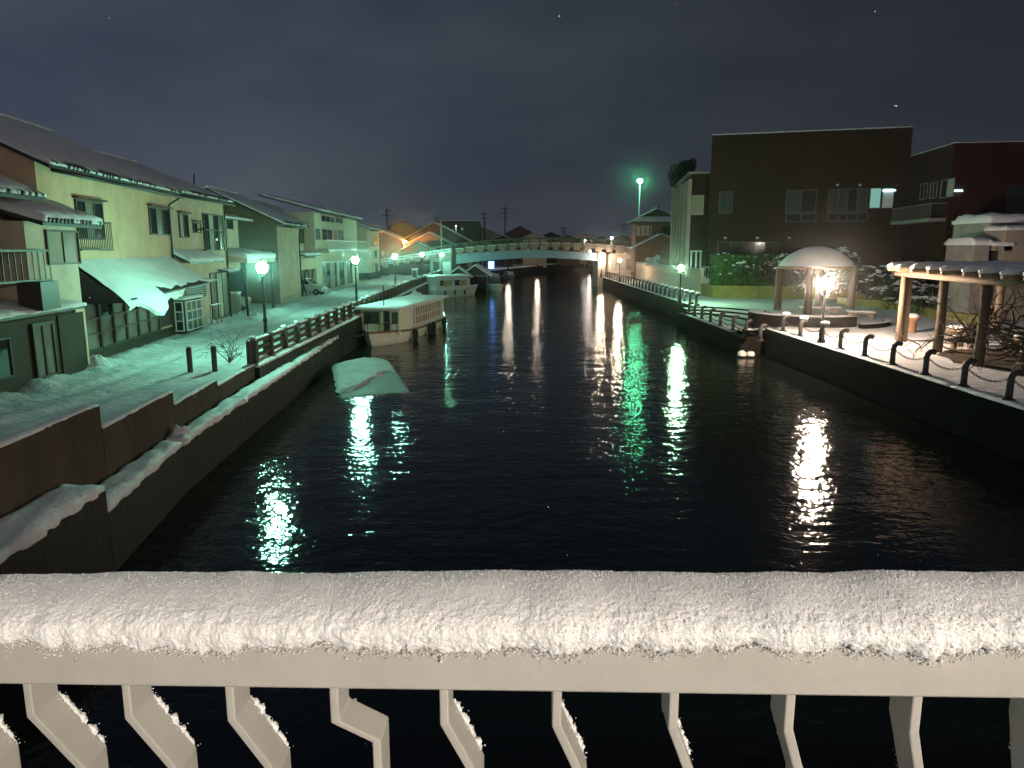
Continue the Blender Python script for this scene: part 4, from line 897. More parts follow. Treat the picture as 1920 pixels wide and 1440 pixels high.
# skiff, half swamped under a tarpaulin of snow
t = thing('swamped_skiff', 'snow-covered tarpaulin of a half-sunk skiff sloping into the dark water', 'boat', PZ(690, 700, 0))
A_, C_, D_, E_ = PZ(624, 685, .40), PZ(738, 682, .26), PZ(775, 739, -.02), PZ(636, 750, .0)
def low(a, b):
    p = A_.lerp(C_, a).lerp(E_.lerp(D_, a), b); top = math.sin(math.pi * min(1, a * 1.05)) * (1 - b)
    return Vector((p.x, p.y + 1.6 * top, p.z + .05 * top + .025 * N3(p.x * 1.1, p.y * .7, 3) + .012 * N3(p.x * 3, p.y * 3)))
def lowg(i, j):
    p = low(i / 30, j / 26)
    if i in (0, 30) or j in (0, 26): p.z -= .3
    return p
mb = MB(); mb.grid(lowg, 30, 26, True); mb.build('wet_tarpaulin', M['tarp'], t, True)
def snw(i, j):
    a, b = i / 60, j / 44; lim = .80 - .44 * smooth(.15, .9, a) + .04 * N3(a * 7, 1) + .02 * N3(a * 19, 4)
    ra = a * .93 - .012 * (1 - a) * (1 + 2 * N3(b * 9, 7) + N3(b * 22, 3)) if i == 0 else a * .93 + .01 * N3(b * 8, a)
    p = low(ra, b * lim); e = min(i, 60 - i, j, 44 - j); x, y = p.x, p.y
    p.z += .012 + .07 * (.0 if e == 0 else .7 if e == 1 else 1) * (1 + .35 * N3(x * 1.2, y * .8, 2)) + .075 * abs(N3(x * 1.4 + y * .5, y * .9, 6)) + .03 * abs(N3(x * 3.1 - y, y * 1.7, 1)) + .02 * N3(x * 4, y * 3, 8)
    if e == 0: p.z -= .09
    return p
mb = MB(); mb.grid(snw, 60, 44, True); mb.build('snow_blanket', M['snow_grey'], t, True)
mb = MB(); p, q, r_ = low(.12, .86), low(.42, .62), low(.66, .56); mb.tube([p + Vector((0, 0, .05)), q + Vector((0, 0, .16)), r_ + Vector((0, 0, .14))], .03, 6); mb.build('bent_pole', M['white'], t, True)
# buoys by the right wall
p = PZ(1398, 670, 0)
for dx, lab in ((-.22, 'pale round float by the right quay, left of the pair'), (.24, 'pale round float by the right quay, right of the pair')):
    t = thing('float', lab, 'float', (p.x + dx, p.y, 0)); mb = MB(); mb.sphere((p.x + dx, p.y, .16), .25, 12, 8, .95); mb.build('ball', M['hull'], t, True)
    mb = MB(); mb.torus((p.x + dx, p.y, .05), .24, .05, 'z', 14, 5); mb.build('waterline_ring', M['tyre'], t, True)

# boat sheds near the bridge
def boat_shed(label, px0, px1, Y, zpk, ze, dy, group='boat sheds at the left end of the bridge'):
    x0, x1 = PY(px0, 520, Y).x, PY(px1, 520, Y).x; xm = (x0 + x1) / 2; t = thing('boat_shed', label, 'shed', (xm, Y, 0), group)
    for x in (x0, x1):
        for y in (Y, Y + dy):
            mb = MB(); mb.tube([(x, y, -.8), (x, y, ze)], .12, 7); mb.build('post', M['wood'], t)
    mb = MB(); mb.box(x0, x1, Y + dy - .1, Y + dy, .3, ze); mb.add([(x0, Y + .05, ze), (x1, Y + .05, ze), (xm, Y + .05, zpk), (x0, Y + .12, ze), (x1, Y + .12, ze), (xm, Y + .12, zpk)], [(0, 1, 2), (5, 4, 3), (0, 3, 4, 1), (1, 4, 5, 2), (2, 5, 3, 0)]); mb.box(x0 - .05, x0 + .05, Y, Y + dy, .4, ze); mb.build('wall', M['brown_wall'], t)
    mb = MB(); mb.box(x0, x1, Y - .06, Y + .06, ze - .25, ze - .02); mb.build('beam', M['wood'], t)
    for s, xe in ((-1, x0 - .5), (1, x1 + .5)):
        zee = ze - .5 * (zpk - ze) / (xm - x0)
        mb = MB(); a = [(xm, Y - .5, zpk + .1), (xe, Y - .5, zee + .1), (xe, Y + dy + .4, zee + .1), (xm, Y + dy + .4, zpk + .1)]
        if s > 0: a = a[::-1]
        mb.hexa([Vector(p) - Vector((0, 0, .1)) for p in a] + a); r = mb.build('roof', M['tile'], t)
        mb = MB(); mb.snow(*(a if s < 0 else a), .16, 18, 14, px0 * .3, .06, .6); mb.build('roof_snow', M['snow'], r, True)
boat_shed('open gabled boat shed with snowy roof standing in the water left of the bridge', 842, 878, 103, 3.3, 2.3, 2.2)
boat_shed('second boat shed with a broad snowy roof under the bridge girder', 868, 914, 105.6, 3.5, 2.3, 10)
B3 = BoatF((-1.9, 103.5), (-2.9, 112.5)); t = thing('moored_boat', 'low pale open boat moored beside the boat shed', 'boat', B3.w(4, 0, 0)); hull(B3, t, 2.2, lambda q: .6 + .5 * (1 - q) ** 2, .7, 'hull', 'snow', .35, .9)
for i, (px, Y, lab) in enumerate(((925, 138, 'small snow-covered boat moored beyond the bridge, left one'), (952, 150, 'small snow-covered boat moored beyond the bridge, right one'))):
    p = PY(px, 508, Y); b = BoatF((p.x + 1.2, Y - 3), (p.x - .8, Y + 3)); t = thing('moored_boat', lab, 'boat', p); hull(b, t, 1.8, lambda q: .6 + .3 * (1 - q) ** 2, .7, 'hull', 'snow', .35, .9)
    mb = MB(); a = [b.w(2, -.6, .6), b.w(4.5, -.6, .6), b.w(4.5, .6, .6), b.w(2, .6, .6)]; mb.hexa(a + [p_ + Vector((0, 0, .8)) for p_ in a]); mb.build('cabin', M['white'], t)
# ================================================================ the far bridge
YB = 118.0
def zp(x): return 7.6 - .0041 * (x - 6) ** 2
def bx_(px): return PY(px, 470, YB).x
t = thing('arched_bridge', 'low arched road bridge with pale blue girder and bracketed parapet over the canal', 'bridge', (4, YB, 0))
XA, XB = bx_(712), bx_(1192); n = 60
mb = MB(); xs = [XA + (XB - XA) * k / n for k in range(n + 1)]
mb.add([(x, y, zp(x) - h) for x in xs for y, h in ((YB + .1, .85), (YB + 8, .85), (YB + 8, 1.45), (YB + .1, 1.45))], [(4 * k + a, 4 * k + 4 + a, 4 * k + 4 + (a + 1) % 4, 4 * k + (a + 1) % 4) for k in range(n) for a in range(4)]); mb.build('deck', M['concrete'], t)
mb = MB(); mb.add([(x, y, zp(x) - .80) for x in xs for y in (YB + .6, YB + 7.5)], [(2 * k, 2 * k + 2, 2 * k + 3, 2 * k + 1) for k in range(n)]); mb.build('deck_snow', M['snow'], t)
M['parapet'] = mat('parapet_paint', (.16, .18, .12), .6, .3, 2)
M['bracket'] = mat('bracket_concrete', (.36, .30, .23), .85, .3, 1.5)
for y in (YB, YB + 7.8):
    mb = MB(); mb.tube([(x, y, zp(x)) for x in xs], .07, 6); mb.build('top_rail', M['parapet'], t, True)
    mb = MB(); mb.tube([(x, y, zp(x) - .72) for x in xs], .05, 6); mb.build('lower_rail', M['parapet'], t, True)
nb = 24; r0 = None
for k in range(nb + 1):
    x = XA + (XB - XA) * k / nb; mb = MB(); mb.box(x - .09, x + .09, YB - .09, YB + .09, zp(x) - .85, zp(x) + .03); mb.build('rail_post', M['parapet'], t)
    if k < nb:
        x2 = XA + (XB - XA) * (k + 1) / nb; mb = MB()
        for q in range(1, 8):
            xq = x + (x2 - x) * q / 8; zt = zp(xq); mb.bar((xq - .09, YB, zt - .68), (xq + .09, YB, zt - .06), .03); mb.bar((xq + .09, YB, zt - .68), (xq - .09, YB, zt - .06), .03)
        mb.build('lattice_panel', M['parapet'], t)
        xm = (x + x2) / 2; w = (x2 - x) / 2; z0 = zp(xm)
        mb = MB(); mb.box(xm - w * .86, xm + w * .86, YB - .35, YB + .1, z0 - 1.22, z0 - .84); mb.hexa([(xm - w * .50, YB - .22, z0 - 1.85), (xm + w * .50, YB - .22, z0 - 1.85), (xm + w * .50, YB + .1, z0 - 1.85), (xm - w * .50, YB + .1, z0 - 1.85), (xm - w * .60, YB - .3, z0 - 1.22), (xm + w * .60, YB - .3, z0 - 1.22), (xm + w * .60, YB + .1, z0 - 1.22), (xm - w * .60, YB + .1, z0 - 1.22)]); b_ = mb.build('bracket', M['bracket'], t)
        mb = MB(); mb.box(xm - w * .84, xm + w * .84, YB - .34, YB - .05, z0 - .84, z0 - .76); mb.build('snow_cap', M['snow'], b_)
G0, G1 = bx_(852), bx_(1124)
def gz(x, top):
    q = (x - G0) / (G1 - G0); pt = PY(852 + 272 * q, (477 - 7 * math.sin(math.pi * min(1, q * 1.05)) - 3 * q) if top else (496 - 10 * math.sin(math.pi * min(1, q * .9 + .02)) - 4 * q), YB); return pt.z
for yy, nm in ((YB + .12, 'girder'), (YB + 4, 'girder'), (YB + 7.6, 'girder')):
    mb = MB(); gx = [G0 + (G1 - G0) * k / 30 for k in range(31)]
    mb.add([(x, y, gz(x, tp)) for x in gx for y, tp in ((yy, 0), (yy, 1), (yy + .35, 1), (yy + .35, 0))], [(4 * k + (a + 1) % 4, 4 * k + 4 + (a + 1) % 4, 4 * k + 4 + a, 4 * k + a) for k in range(30) for a in range(4)] + [(0, 1, 2, 3), (123, 122, 121, 120)]); mb.build(nm, M['steel_blue'], t)
def pbox(px0, y0, px1, y1, Y, dpt, m, nm, par, snow=0):
    a, b = PY(px0, y0, Y), PY(px1, y1, Y); mb = MB(); mb.box(a.x, b.x, Y, Y + dpt, b.z, a.z); o = mb.build(nm, M[m], par)
    if snow: s_ = MB(); s_.snow((a.x, Y, a.z), (b.x, Y, a.z), (b.x, Y + dpt, a.z), (a.x, Y + dpt, a.z), snow, 12, 8, px0 * .1, .03, .6); s_.build('snow_cap', M['snow'], o, True)
    return o
pbox(847, 462, 855, 530, YB - .45, 8.5, 'brown_wall', 'left_pier', t); pbox(806, 470, 847, 545, YB + .15, 8, 'concrete', 'left_abutment', t)
pbox(812, 491, 824, 520, YB + .05, .1, 'frame', 'abutment_door', t); pbox(830, 491, 845, 520, YB + .05, .1, 'alu', 'abutment_door', t)
pbox(712, 494, 806, 545, YB + .2, 8, 'dark_stone', 'approach_wall', t)
pbox(1122, 474, 1134, 545, YB - .3, 8, 'pink', 'right_pier', t); pbox(1134, 476, 1194, 545, YB + .3, 8, 'pink', 'right_abutment', t)
for px in (1146, 1160, 1174): pbox(px, 486, px + 9, 505, YB + .2, .1, 'concrete', 'abutment_panel', t)
# orange-lit road rail on the left approach
t = thing('roadside_rail', 'low guard rail along the road climbing to the bridge on the left', 'guard rail', PY(760, 480, 116))
for k in range(10):
    p = PY(716 + 14 * k, 487 - 2.2 * k, 116.5); mb = MB(); mb.box(p.x - .05, p.x + .05, p.y - .05, p.y + .05, p.z - .8, p.z + .1); mb.build('post', M['white'], t)
for h in (0, -.4):
    mb = MB(); a, b = PY(712, 487, 116.4), PY(846, 466, 116.4); mb.bar(a + Vector((0, 0, h)), b + Vector((0, 0, h)), .06, .16); mb.build('rail', M['white'], t)

# ================================================================ distant houses
def far_gable(label, pk, le, re, Y, ln, wall='orange_wall', win=((.3, .35),), group='houses beyond the bridge'):
    """gable end towards the viewer; pk, le, re are its peak and eave corners"""
    P, A, B = PY(*pk, Y), PY(*le, Y), PY(*re, Y); ze = (A.z + B.z) / 2; dp = B.x - A.x; rise = P.z - ze
    F = Frame((B.x, Y), (B.x, Y + ln)); h = gable_house('distant_house', label, F, dp, 1.6, ze, rise, wall, .5, .4, 0, .16, False, group=group)
    G = Frame((A.x, Y), (B.x, Y))
    for a, b in win: window(h, G, dp * a, dp * a + 1.3, 1.6 + (ze - 1.6) * b, 1.6 + (ze - 1.6) * b + 1.2, 2, 1, .01, 'frame', ('glass', 'curtain'))
    return h
far_gable('large weatherboard gable house lit orange left of the bridge', (806, 419), (752, 452), (878, 453), 141, 14, win=((.25, .5), (.6, .5)))
far_gable('smaller orange-lit gable house in front of the large one', (802, 438), (764, 458), (846, 459), 130, 8, win=((.3, .45),))
far_gable('dark house with snowy roof behind the last beige house', (705, 424), (640, 452), (752, 452), 136, 10, win=((.6, .5),))
far_gable('house with a dark ridge behind the orange gables', (754, 415), (710, 436), (800, 436), 168, 12, 'brown_wall')
far_gable('low shed roof glowing orange under the sodium light', (790, 455), (752, 470), (812, 470), 124.5, 4, win=())
D = []
for i, (pk, hw, dy, Y, lab) in enumerate((((942, 442), 20, 9, 172, 'distant gabled house above the bridge, left of the twin poles'), ((975, 424), 26, 14, 205, 'distant house with the highest ridge above the bridge middle'), ((1003, 437), 22, 11, 186, 'distant snowy-roofed house right of the high ridge'), ((1032, 436), 24, 10, 215, 'distant dark house above the bridge with a flat chimney'), ((1066, 441), 22, 9, 205, 'distant low house over the right half of the bridge'), ((1098, 438), 24, 10, 225, 'distant house left of the white street lights'), ((1128, 443), 18, 8, 205, 'distant little house between the white street lights'), ((1168, 440), 24, 10, 190, 'distant house close to the tall green light pole'), ((905, 428), 30, 13, 190, 'distant gabled house behind the flat-roofed block'))):
    far_gable(lab, pk, (pk[0] - hw, pk[1] + dy), (pk[0] + hw, pk[1] + dy), Y, 10, ('brown_wall', 'orange_wall', 'beige')[i % 3], ((.3, .55), (.6, .55)))
p0, p1 = PY(822, 414, 160), PY(898, 418, 160); t = thing('flat_roofed_block', 'long dark flat-roofed building with one tiny light above the bridge', 'building', ((p0.x + p1.x) / 2, 162, 1.6), 'houses beyond the bridge')
mb = MB(); mb.box(p0.x, p1.x, 160, 172, 1.5, p0.z); mb.build('wall', M['brown_wall'], t); mb = MB(); mb.snow((p0.x, 160, p0.z), (p1.x, 160, p0.z), (p1.x, 172, p0.z), (p0.x, 172, p0.z), .2, 20, 8, 1., .05, .6); mb.build('roof_snow', M['snow'], t, True)
G = Frame((p0.x, 160), (p1.x, 160))
for k in range(5): window(t, G, .8 + 1.6 * k, 2.0 + 1.6 * k, p0.z - 2.6, p0.z - 1.3, 2, 1, .01)
# power poles and wires
def power_pole(label, px, y0, Y):
    p = PY(px, y0, Y); t = thing('power_pole', label, 'power pole', (p.x, Y, 1.6), 'power poles beyond the bridge')
    mb = MB(); mb.tube([(p.x, Y, 1.5), (p.x, Y, p.z)], [.22, .14], 7); mb.build('pole', M['fence'], t, True)
    for h, w in ((.5, 1.2), (1.4, 1.0)):
        mb = MB(); mb.bar((p.x - w, Y, p.z - h), (p.x + w, Y, p.z - h), .12); c = mb.build('cross_arm', M['metal'], t)
        for s in (-1, -.4, .4, 1):
            m2 = MB(); m2.lathe((p.x + s * w * .9, Y, p.z - h + .05), [(.05, 0), (.09, .1), (.05, .22)], 6); m2.build('insulator', M['white'], c)
    mb = MB(); mb.lathe((p.x + .35, Y, p.z - 3.2), [(.05, 0), (.26, .05), (.26, .9), (.05, .95)], 8); mb.build('transformer', M['alu'], t, True)
    return p
PP = [power_pole(l, px, y, Y) for px, y, Y, l in ((725, 390, 150, 'leftmost power pole standing behind the orange-lit houses'), (817, 404, 185, 'power pole behind the flat-roofed block'), (908, 397, 180, 'power pole left of the middle of the bridge'), (947, 387, 172, 'tallest power pole above the middle of the bridge'), (1057, 425, 215, 'short power pole in the distance over the bridge'), (1170, 418, 190, 'power pole left of the tall green street light'))]
for i, (a, b) in enumerate(zip(PP, PP[1:])):
    for h in (.45, 1.35):
        mb = MB(); mb.tube([a.lerp(b, k / 14) - Vector((0, 0, h + 1.2 * math.sin(math.pi * k / 14))) for k in range(15)], .022, 4); tag(mb.build('power_line', M['metal'], None, False, a), '%s black power line between the %s and %s power poles from the left' % ('upper' if h < 1 else 'lower', ORD[i], ORD[i + 1]), 'power line', 'power lines beyond the bridge')
p = PY(827, 415, 121); t = thing('signal_mast', 'slim pale mast beside the left end of the bridge', 'mast', (p.x, 121, 1.8)); mb = MB(); mb.tube([(p.x, 121, 1.8), p], [.13, .10], 8); mb.build('pole', M['white'], t, True)
# blue-lit vending machine on the far bank
p = PY(921, 500, 143); t = thing('vending_machine', 'blue-lit vending machine on the snowy bank beyond the bridge', 'vending machine', (p.x, 143, 1.8)); mb = MB(); mb.box(p.x - .6, p.x + .6, 143, 143.8, 1.75, 3.6); mb.build('body', M['white'], t); mb = MB(); mb.box(p.x - .5, p.x + .5, 142.96, 142.99, 2.2, 3.5); mb.build('lit_front', M['g_blue'], t)

# ================================================================ right bank: tiled house and retaining wall
def irimoya(par, x0, x1, y0, y1, ze, zk, zr, ov):
    """hip skirt below, gable on top facing the viewer"""
    xm = (x0 + x1) / 2; a = [(x0 - ov, y0 - ov), (x1 + ov, y0 - ov), (x1 + ov, y1 + ov), (x0 - ov, y1 + ov)]
    i = .28; b = [(x0 + (x1 - x0) * i * .6, y0 + .9), (x1 - (x1 - x0) * i * .6, y0 + .9), (x1 - (x1 - x0) * i * .6, y1 - .9), (x0 + (x1 - x0) * i * .6, y1 - .9)]
    mb = MB(); vs = [(x, y, ze) for x, y in a] + [(x, y, ze + .12) for x, y in a] + [(x, y, zk) for x, y in b]
    mb.add(vs, [(3, 2, 1, 0), (0, 1, 5, 4), (1, 2, 6, 5), (2, 3, 7, 6), (3, 0, 4, 7), (4, 5, 9, 8), (5, 6, 10, 9), (6, 7, 11, 10), (7, 4, 8, 11)]); r = mb.build('roof', M['tile'], par)
    mb = MB(); q = .3; mb.snow((x0 - ov + q, y0 - ov + .2, ze + .16), (x1 + ov - q, y0 - ov + .2, ze + .16), (b[1][0], b[1][1], zk), (b[0][0], b[0][1], zk), .12, 24, 8, 3, .04, .5); mb.snow((x0 - ov + .1, y1 + ov, ze + .16), (x0 - ov + .1, y0 - ov + q, ze + .16), (b[0][0], b[0][1], zk), (b[3][0], b[3][1], zk), .12, 20, 8, 4, .04, .5); mb.build('roof_snow', M['snow'], r, True)
    mb = MB(); g0, g1 = b[0][0], b[1][0]; mb.extrude([(g0, y0 + .95, zk), (g1, y0 + .95, zk), (xm, y0 + .95, zr)], (0, y1 - y0 - 1.9, 0)); mb.build('gable', M['brown_wall'], par)
    for s in (-1, 1):
        e = g0 - .5 if s < 0 else g1 + .5; zz = zk - .5 * (zr - zk) / (xm - g0); c = [(xm, y0 + .4, zr + .1), (e, y0 + .4, zz + .1), (e, y1 - .4, zz + .1), (xm, y1 - .4, zr + .1)]
        if s > 0: c = c[::-1]
        mb = MB(); mb.hexa([Vector(p) - Vector((0, 0, .14)) for p in c] + c); r2 = mb.build('upper_roof', M['tile'], par)
        mb = MB(); mb.snow(*c, .10, 12, 10, 8 + s, .03, .5); mb.build('roof_snow', M['snow'], r2, True)
    mb = MB(); mb.tube([(xm, y0 + .3, zr + .2), (xm, y1 - .3, zr + .2)], .17, 8); mb.build('ridge', M['tile'], par, True)
    n = 26; m0 = None
    for k in range(n):
        x = x0 - ov + (x1 - x0 + 2 * ov) * (k + .5) / n; mb = MB(); mb.tube([(x, y0 - ov - .03, ze + .12), (x, y0 - ov + .5, ze + .22)], .1, 6); mb.build('eave_tile', M['tile'], r)
a, b = PY(1192, 430, 114), PY(1275, 430, 114)
t = thing('tiled_house', 'brown two-storey house with hip-and-gable tiled roof at the right end of the bridge', 'house', ((a.x + b.x) / 2, 115.5, 1.5), 'buildings on the right bank')
ze = PY(1220, 419, 114).z; mb = MB(); mb.box(a.x, b.x, 114, 117.7, 1.4, ze); mb.build('wall', M['orange_wall'], t)
irimoya(t, a.x, b.x, 114, 117.7, ze, PY(1220, 405, 114).z, PY(1235, 391, 114).z, .9)
G = Frame((a.x, 114), (b.x, 114)); r = G.rect(1194, 424, 1221, 441); window(t, G, r[0], r[1], r[2], r[3], 6, 1, .02, 'white', ('curtain', 'glass_pale')); r = G.rect(1193, 409, 1220, 420)
mb = MB(); fbox(mb, G, .1, 2.8, .005, .03, r[2] + .5, r[3]); mb.build('plaster_band', M['cream'], t)
r = G.rect(1240, 424, 1262, 441); window(t, G, r[0], r[1], r[2], r[3], 2, 1, .02)
a, b = PY(1191, 475, 110.5), PY(1284, 475, 110.5); t2 = thing('entrance_hall', 'low gabled wing with broad tiled roof in front of the tiled house', 'house', ((a.x + b.x) / 2, 112, 1.5), 'buildings on the right bank')
P = PY(1237, 440, 110.5); ze = PY(1190, 464, 110.5).z; mb = MB(); xm = (a.x + b.x) / 2
mb.extrude([(a.x, 110.5, 1.4), (b.x, 110.5, 1.4), (b.x, 110.5, ze), (xm, 110.5, P.z), (a.x, 110.5, ze)], (0, 3.2, 0)); mb.build('wall', M['orange_wall'], t2)
for s in (-1, 1):
    e = a.x - .5 if s < 0 else b.x + .5; zz = ze - .5 * (P.z - ze) / (xm - a.x); c = [(xm, 109.8, P.z + .15), (e, 109.8, zz + .15), (e, 113.9, zz + .15), (xm, 113.9, P.z + .15)]
    if s > 0: c = c[::-1]
    mb = MB(); mb.hexa([Vector(p) - Vector((0, 0, .2)) for p in c] + c); r_ = mb.build('roof', M['tile'], t2); mb = MB(); mb.snow(*c, .10, 16, 12, 18 + s, .03, .5); mb.build('roof_snow', M['snow'], r_, True)
mb = MB(); mb.tube([(xm, 109.7, P.z + .3), (xm, 113.9, P.z + .3)], .2, 8); mb.build('ridge', M['tile'], t2, True)
G = Frame((a.x, 110.5), (b.x, 110.5)); 
for k in range(3): window(t2, G, 1.0 + 2.2 * k, 2.6 + 2.2 * k, 1.7, 3.6, 2, 2, .02, 'frame', ('glass', 'curtain'))

FR = Frame((18.25, 110.3), (18.35, 72.6))
t = thing('retaining_wall', 'long pale rendered wall with slatted parapet running from the bridge to the hedge', 'wall', FR.w(25, 0, 1.5))
npan = 15; ztop = 3.95
for k in range(npan):
    u0, u1 = FR.L * k / npan, FR.L * (k + 1) / npan
    mb = MB(); fbox(mb, FR, u0 + .015, u1 - .015, -.35, 0, 1.3, 3.15); mb.build('panel', M['pink'], t)
    mb = MB(); fbox(mb, FR, u0, u1, -.28, -.05, 3.15, ztop - .1); pa = mb.build('parapet', M['cream'], t)
    for q in range(8):
        uq = u0 + (u1 - u0) * (q + .5) / 8; mb = MB(); fbox(mb, FR, uq - .1, uq + .1, -.05, .0, 3.2, ztop - .12); mb.build('slat', M['cream'], pa)
mb = MB(); fbox(mb, FR, 0, FR.L, -.38, .05, ztop - .1, ztop); mb.build('coping', M['concrete'], t)
mb = MB(); mb.snow(FR.w(0, .03, ztop), FR.w(FR.L, .03, ztop), FR.w(FR.L, -.36, ztop), FR.w(0, -.36, ztop), .07, 160, 5, 2., .02, .5); mb.build('snow_cap', M['snow'], t, True)
mb = MB(); q = FR.w(FR.L, 0, 0); mb.box(q.x - .01, q.x + 3.5, q.y - .02, q.y + .3, 1.3, 3.15); mb.build('return_wall', M['pink'], t)
t = thing('iron_fence', 'short fence of upright bars beside the end of the retaining wall', 'fence', (q.x + 1, q.y, 3.1))
for k in range(9):
    mb = MB(); mb.box(q.x + .15 + .28 * k, q.x + .2 + .28 * k, q.y + .1, q.y + .15, 3.15, 4.2); mb.build('bar', M['alu'], t)
for z in (3.3, 4.15): mb = MB(); mb.box(q.x + .05, q.x + 2.6, q.y + .09, q.y + .16, z, z + .06); mb.build('rail', M['alu'], t)
p = PY(1222, 481, 92); t = thing('stone_ornament', 'snow-covered stone ornament on top of the retaining wall', 'ornament', (p.x, p.y, 3.95))
x, y, z = p.x + .2, p.y, 3.95
mb = MB(); mb.lathe((x, y, z - .05), [(.9, 0), (.85, .25), (.5, .4), (.45, .7), (.3, .95), (.05, 1.0)], 12, 1, .5); mb.sphere((x + .5, y, z + .95), .38, 10, 7, .8); mb.sphere((x - .55, y, z + .6), .45, 10, 7, .8); mb.build('body', M['snow'], t, True)
# ================================================================ right bank: brick buildings
mb = MB(); mb.prism([(18.6, 75.4), (40, 75.4), (40, 110), (18.55, 110)], 1.3, 3.1); tag(mb.build('raised_yard', M['snow_ground']), kind='structure')
FB = Frame((19.5, 75.2), (36.4, 70.2)); ZB = 16.8
t = thing('brick_building', 'large dark brick building with blank upper wall and wide windows', 'building', FB.w(8, -6, 1.5), 'buildings on the right bank')
mb = MB(); mb.prism([tuple(FB.w(0, 0, 0)[:2]), tuple(FB.w(FB.L, 0, 0)[:2]), tuple(FB.w(FB.L, -14, 0)[:2]), tuple(FB.w(0, -14, 0)[:2])], 1.3, ZB); mb.build('wall', M['brick'], t)
mb = MB(); mb.snow(FB.w(0, .02, ZB), FB.w(FB.L, .02, ZB), FB.w(FB.L, -14, ZB), FB.w(0, -14, ZB), .14, 50, 10, 3., .02, .6); mb.build('roof_snow', M['snow'], t, True)
mb = MB(); fbox(mb, FB, -.02, FB.L + .02, 0, .04, ZB - .25, ZB - .02); mb.build('coping', M['brick'], t)
def px_window(par, F, x0, y0, x1, y1, nx, ny, panes, fr='alu_dim', **k):
    a = F.rect(x0, y0, x1, y1); return window(par, F, a[0], a[1], a[2], a[3], nx, ny, 0, fr, panes, **k)
px_window(t, FB, 1348, 359, 1374, 400, 1, 1, ('curtain_dim',), w=.09)
# office windows: glowing panes stand in for room light, no room is built
px_window(t, FB, 1473, 356, 1531, 399, 2, 1, ('room',), w=.09) if 'room' in M else None
M['room'] = M['g_pane_dim']; M['lit'] = M['g_pane']
px_window(t, FB, 1473, 356, 1531, 399, 2, 1, ('curtain_dim', 'glass'), w=.09); px_window(t, FB, 1473, 400, 1531, 416, 2, 1, ('glass',), w=.09)
px_window(t, FB, 1552, 354, 1627, 398, 4, 1, ('curtain_dim', 'curtain_dim', 'glass', 'curtain_dim'), w=.09); px_window(t, FB, 1552, 399, 1627, 415, 4, 1, ('glass',), w=.09)
px_window(t, FB, 1630, 352, 1652, 391, 1, 1, ('lit',), w=.07); px_window(t, FB, 1653, 352, 1676, 391, 1, 1, ('room',), w=.07)
px_window(t, FB, 1345, 453, 1460, 477, 5, 1, ('glass', 'curtain_dim', 'glass', 'glass', 'curtain_dim'), w=.08)
u, z = FB.uz(1668, 357, .3); mb = MB(); mb.tube([FB.w(u - .55, .14, z), FB.w(u + .55, .14, z)], .05, 8); lt = mb.build('tube_lamp', M['g_tube'], t, True); lt['label'] = 'bluish white tube lamp glowing over the lit window'
for x in (1360, 1420, 1480, 1570, 1612):
    u, z = FB.uz(x, 446 if x < 1500 else 347); mb = MB(); mb.sphere(FB.w(u, .1, z), .14, 8, 6, .8); mb.build('wall_light', M['white'], t, True)
# side block with pilasters
FSd = Frame((20.9, 98), (18.35, 78)); ZK = 13.4
t = thing('side_block', 'lower brick wing with tall pilasters and a green-lit window facing the canal', 'building', FSd.w(10, -3, 3), 'buildings on the right bank')
mb = MB(); fbox(mb, FSd, 0, FSd.L, -9, 0, 1.4, ZK); mb.build('wall', M['brick'], t)
for k in range(6):
    mb = MB(); u = FSd.L * (k + .1) / 5.2; fbox(mb, FSd, u, u + .7, 0, .35, 3.0, ZK - .1 * k); mb.build('pilaster', M['pink'], t)
    if k < 5: window(t, FSd, u + 1.0, u + 3.3, 8.4, 11.2, 2, 1, .01, 'frame', ('glass', 'glass_pale')); window(t, FSd, u + 1.0, u + 3.3, 3.8, 6.6, 2, 1, .01, 'frame', ('glass',))
mb = MB(); fbox(mb, FSd, -.1, FSd.L + .1, -9, .4, ZK, ZK + .15); mb.build('coping', M['concrete'], t); mb = MB(); mb.snow(FSd.w(0, .3, ZK + .15), FSd.w(FSd.L, .3, ZK + .15), FSd.w(FSd.L, -6, ZK + .15), FSd.w(0, -6, ZK + .15), .14, 30, 8, 3., .02, .6); mb.build('roof_snow', M['snow'], t, True)
G = Frame(FSd.w(FSd.L, .0, 0)[:2], FSd.w(FSd.L, -1.4, 0)[:2])
if G.n.y > 0: G = Frame(FSd.w(FSd.L, -1.4, 0)[:2], FSd.w(FSd.L, 0, 0)[:2])
r = G.rect(1297, 366, 1322, 403); window(t, G, .08, 1.3, r[2], r[3], 2, 1, .02, 'alu', ('curtain',))
mb = MB(); fbox(mb, G, .0, 1.38, .02, .9, 3.05, 3.2); fbox(mb, G, .1, 1.3, .02, .5, 5.6, 5.75); mb.build('porch', M['white'], t)
for u in (.15, .65, 1.1): mb = MB(); fbox(mb, G, u, u + .14, .3, .45, 3.2, 5.6); mb.build('porch_post', M['white'], t)
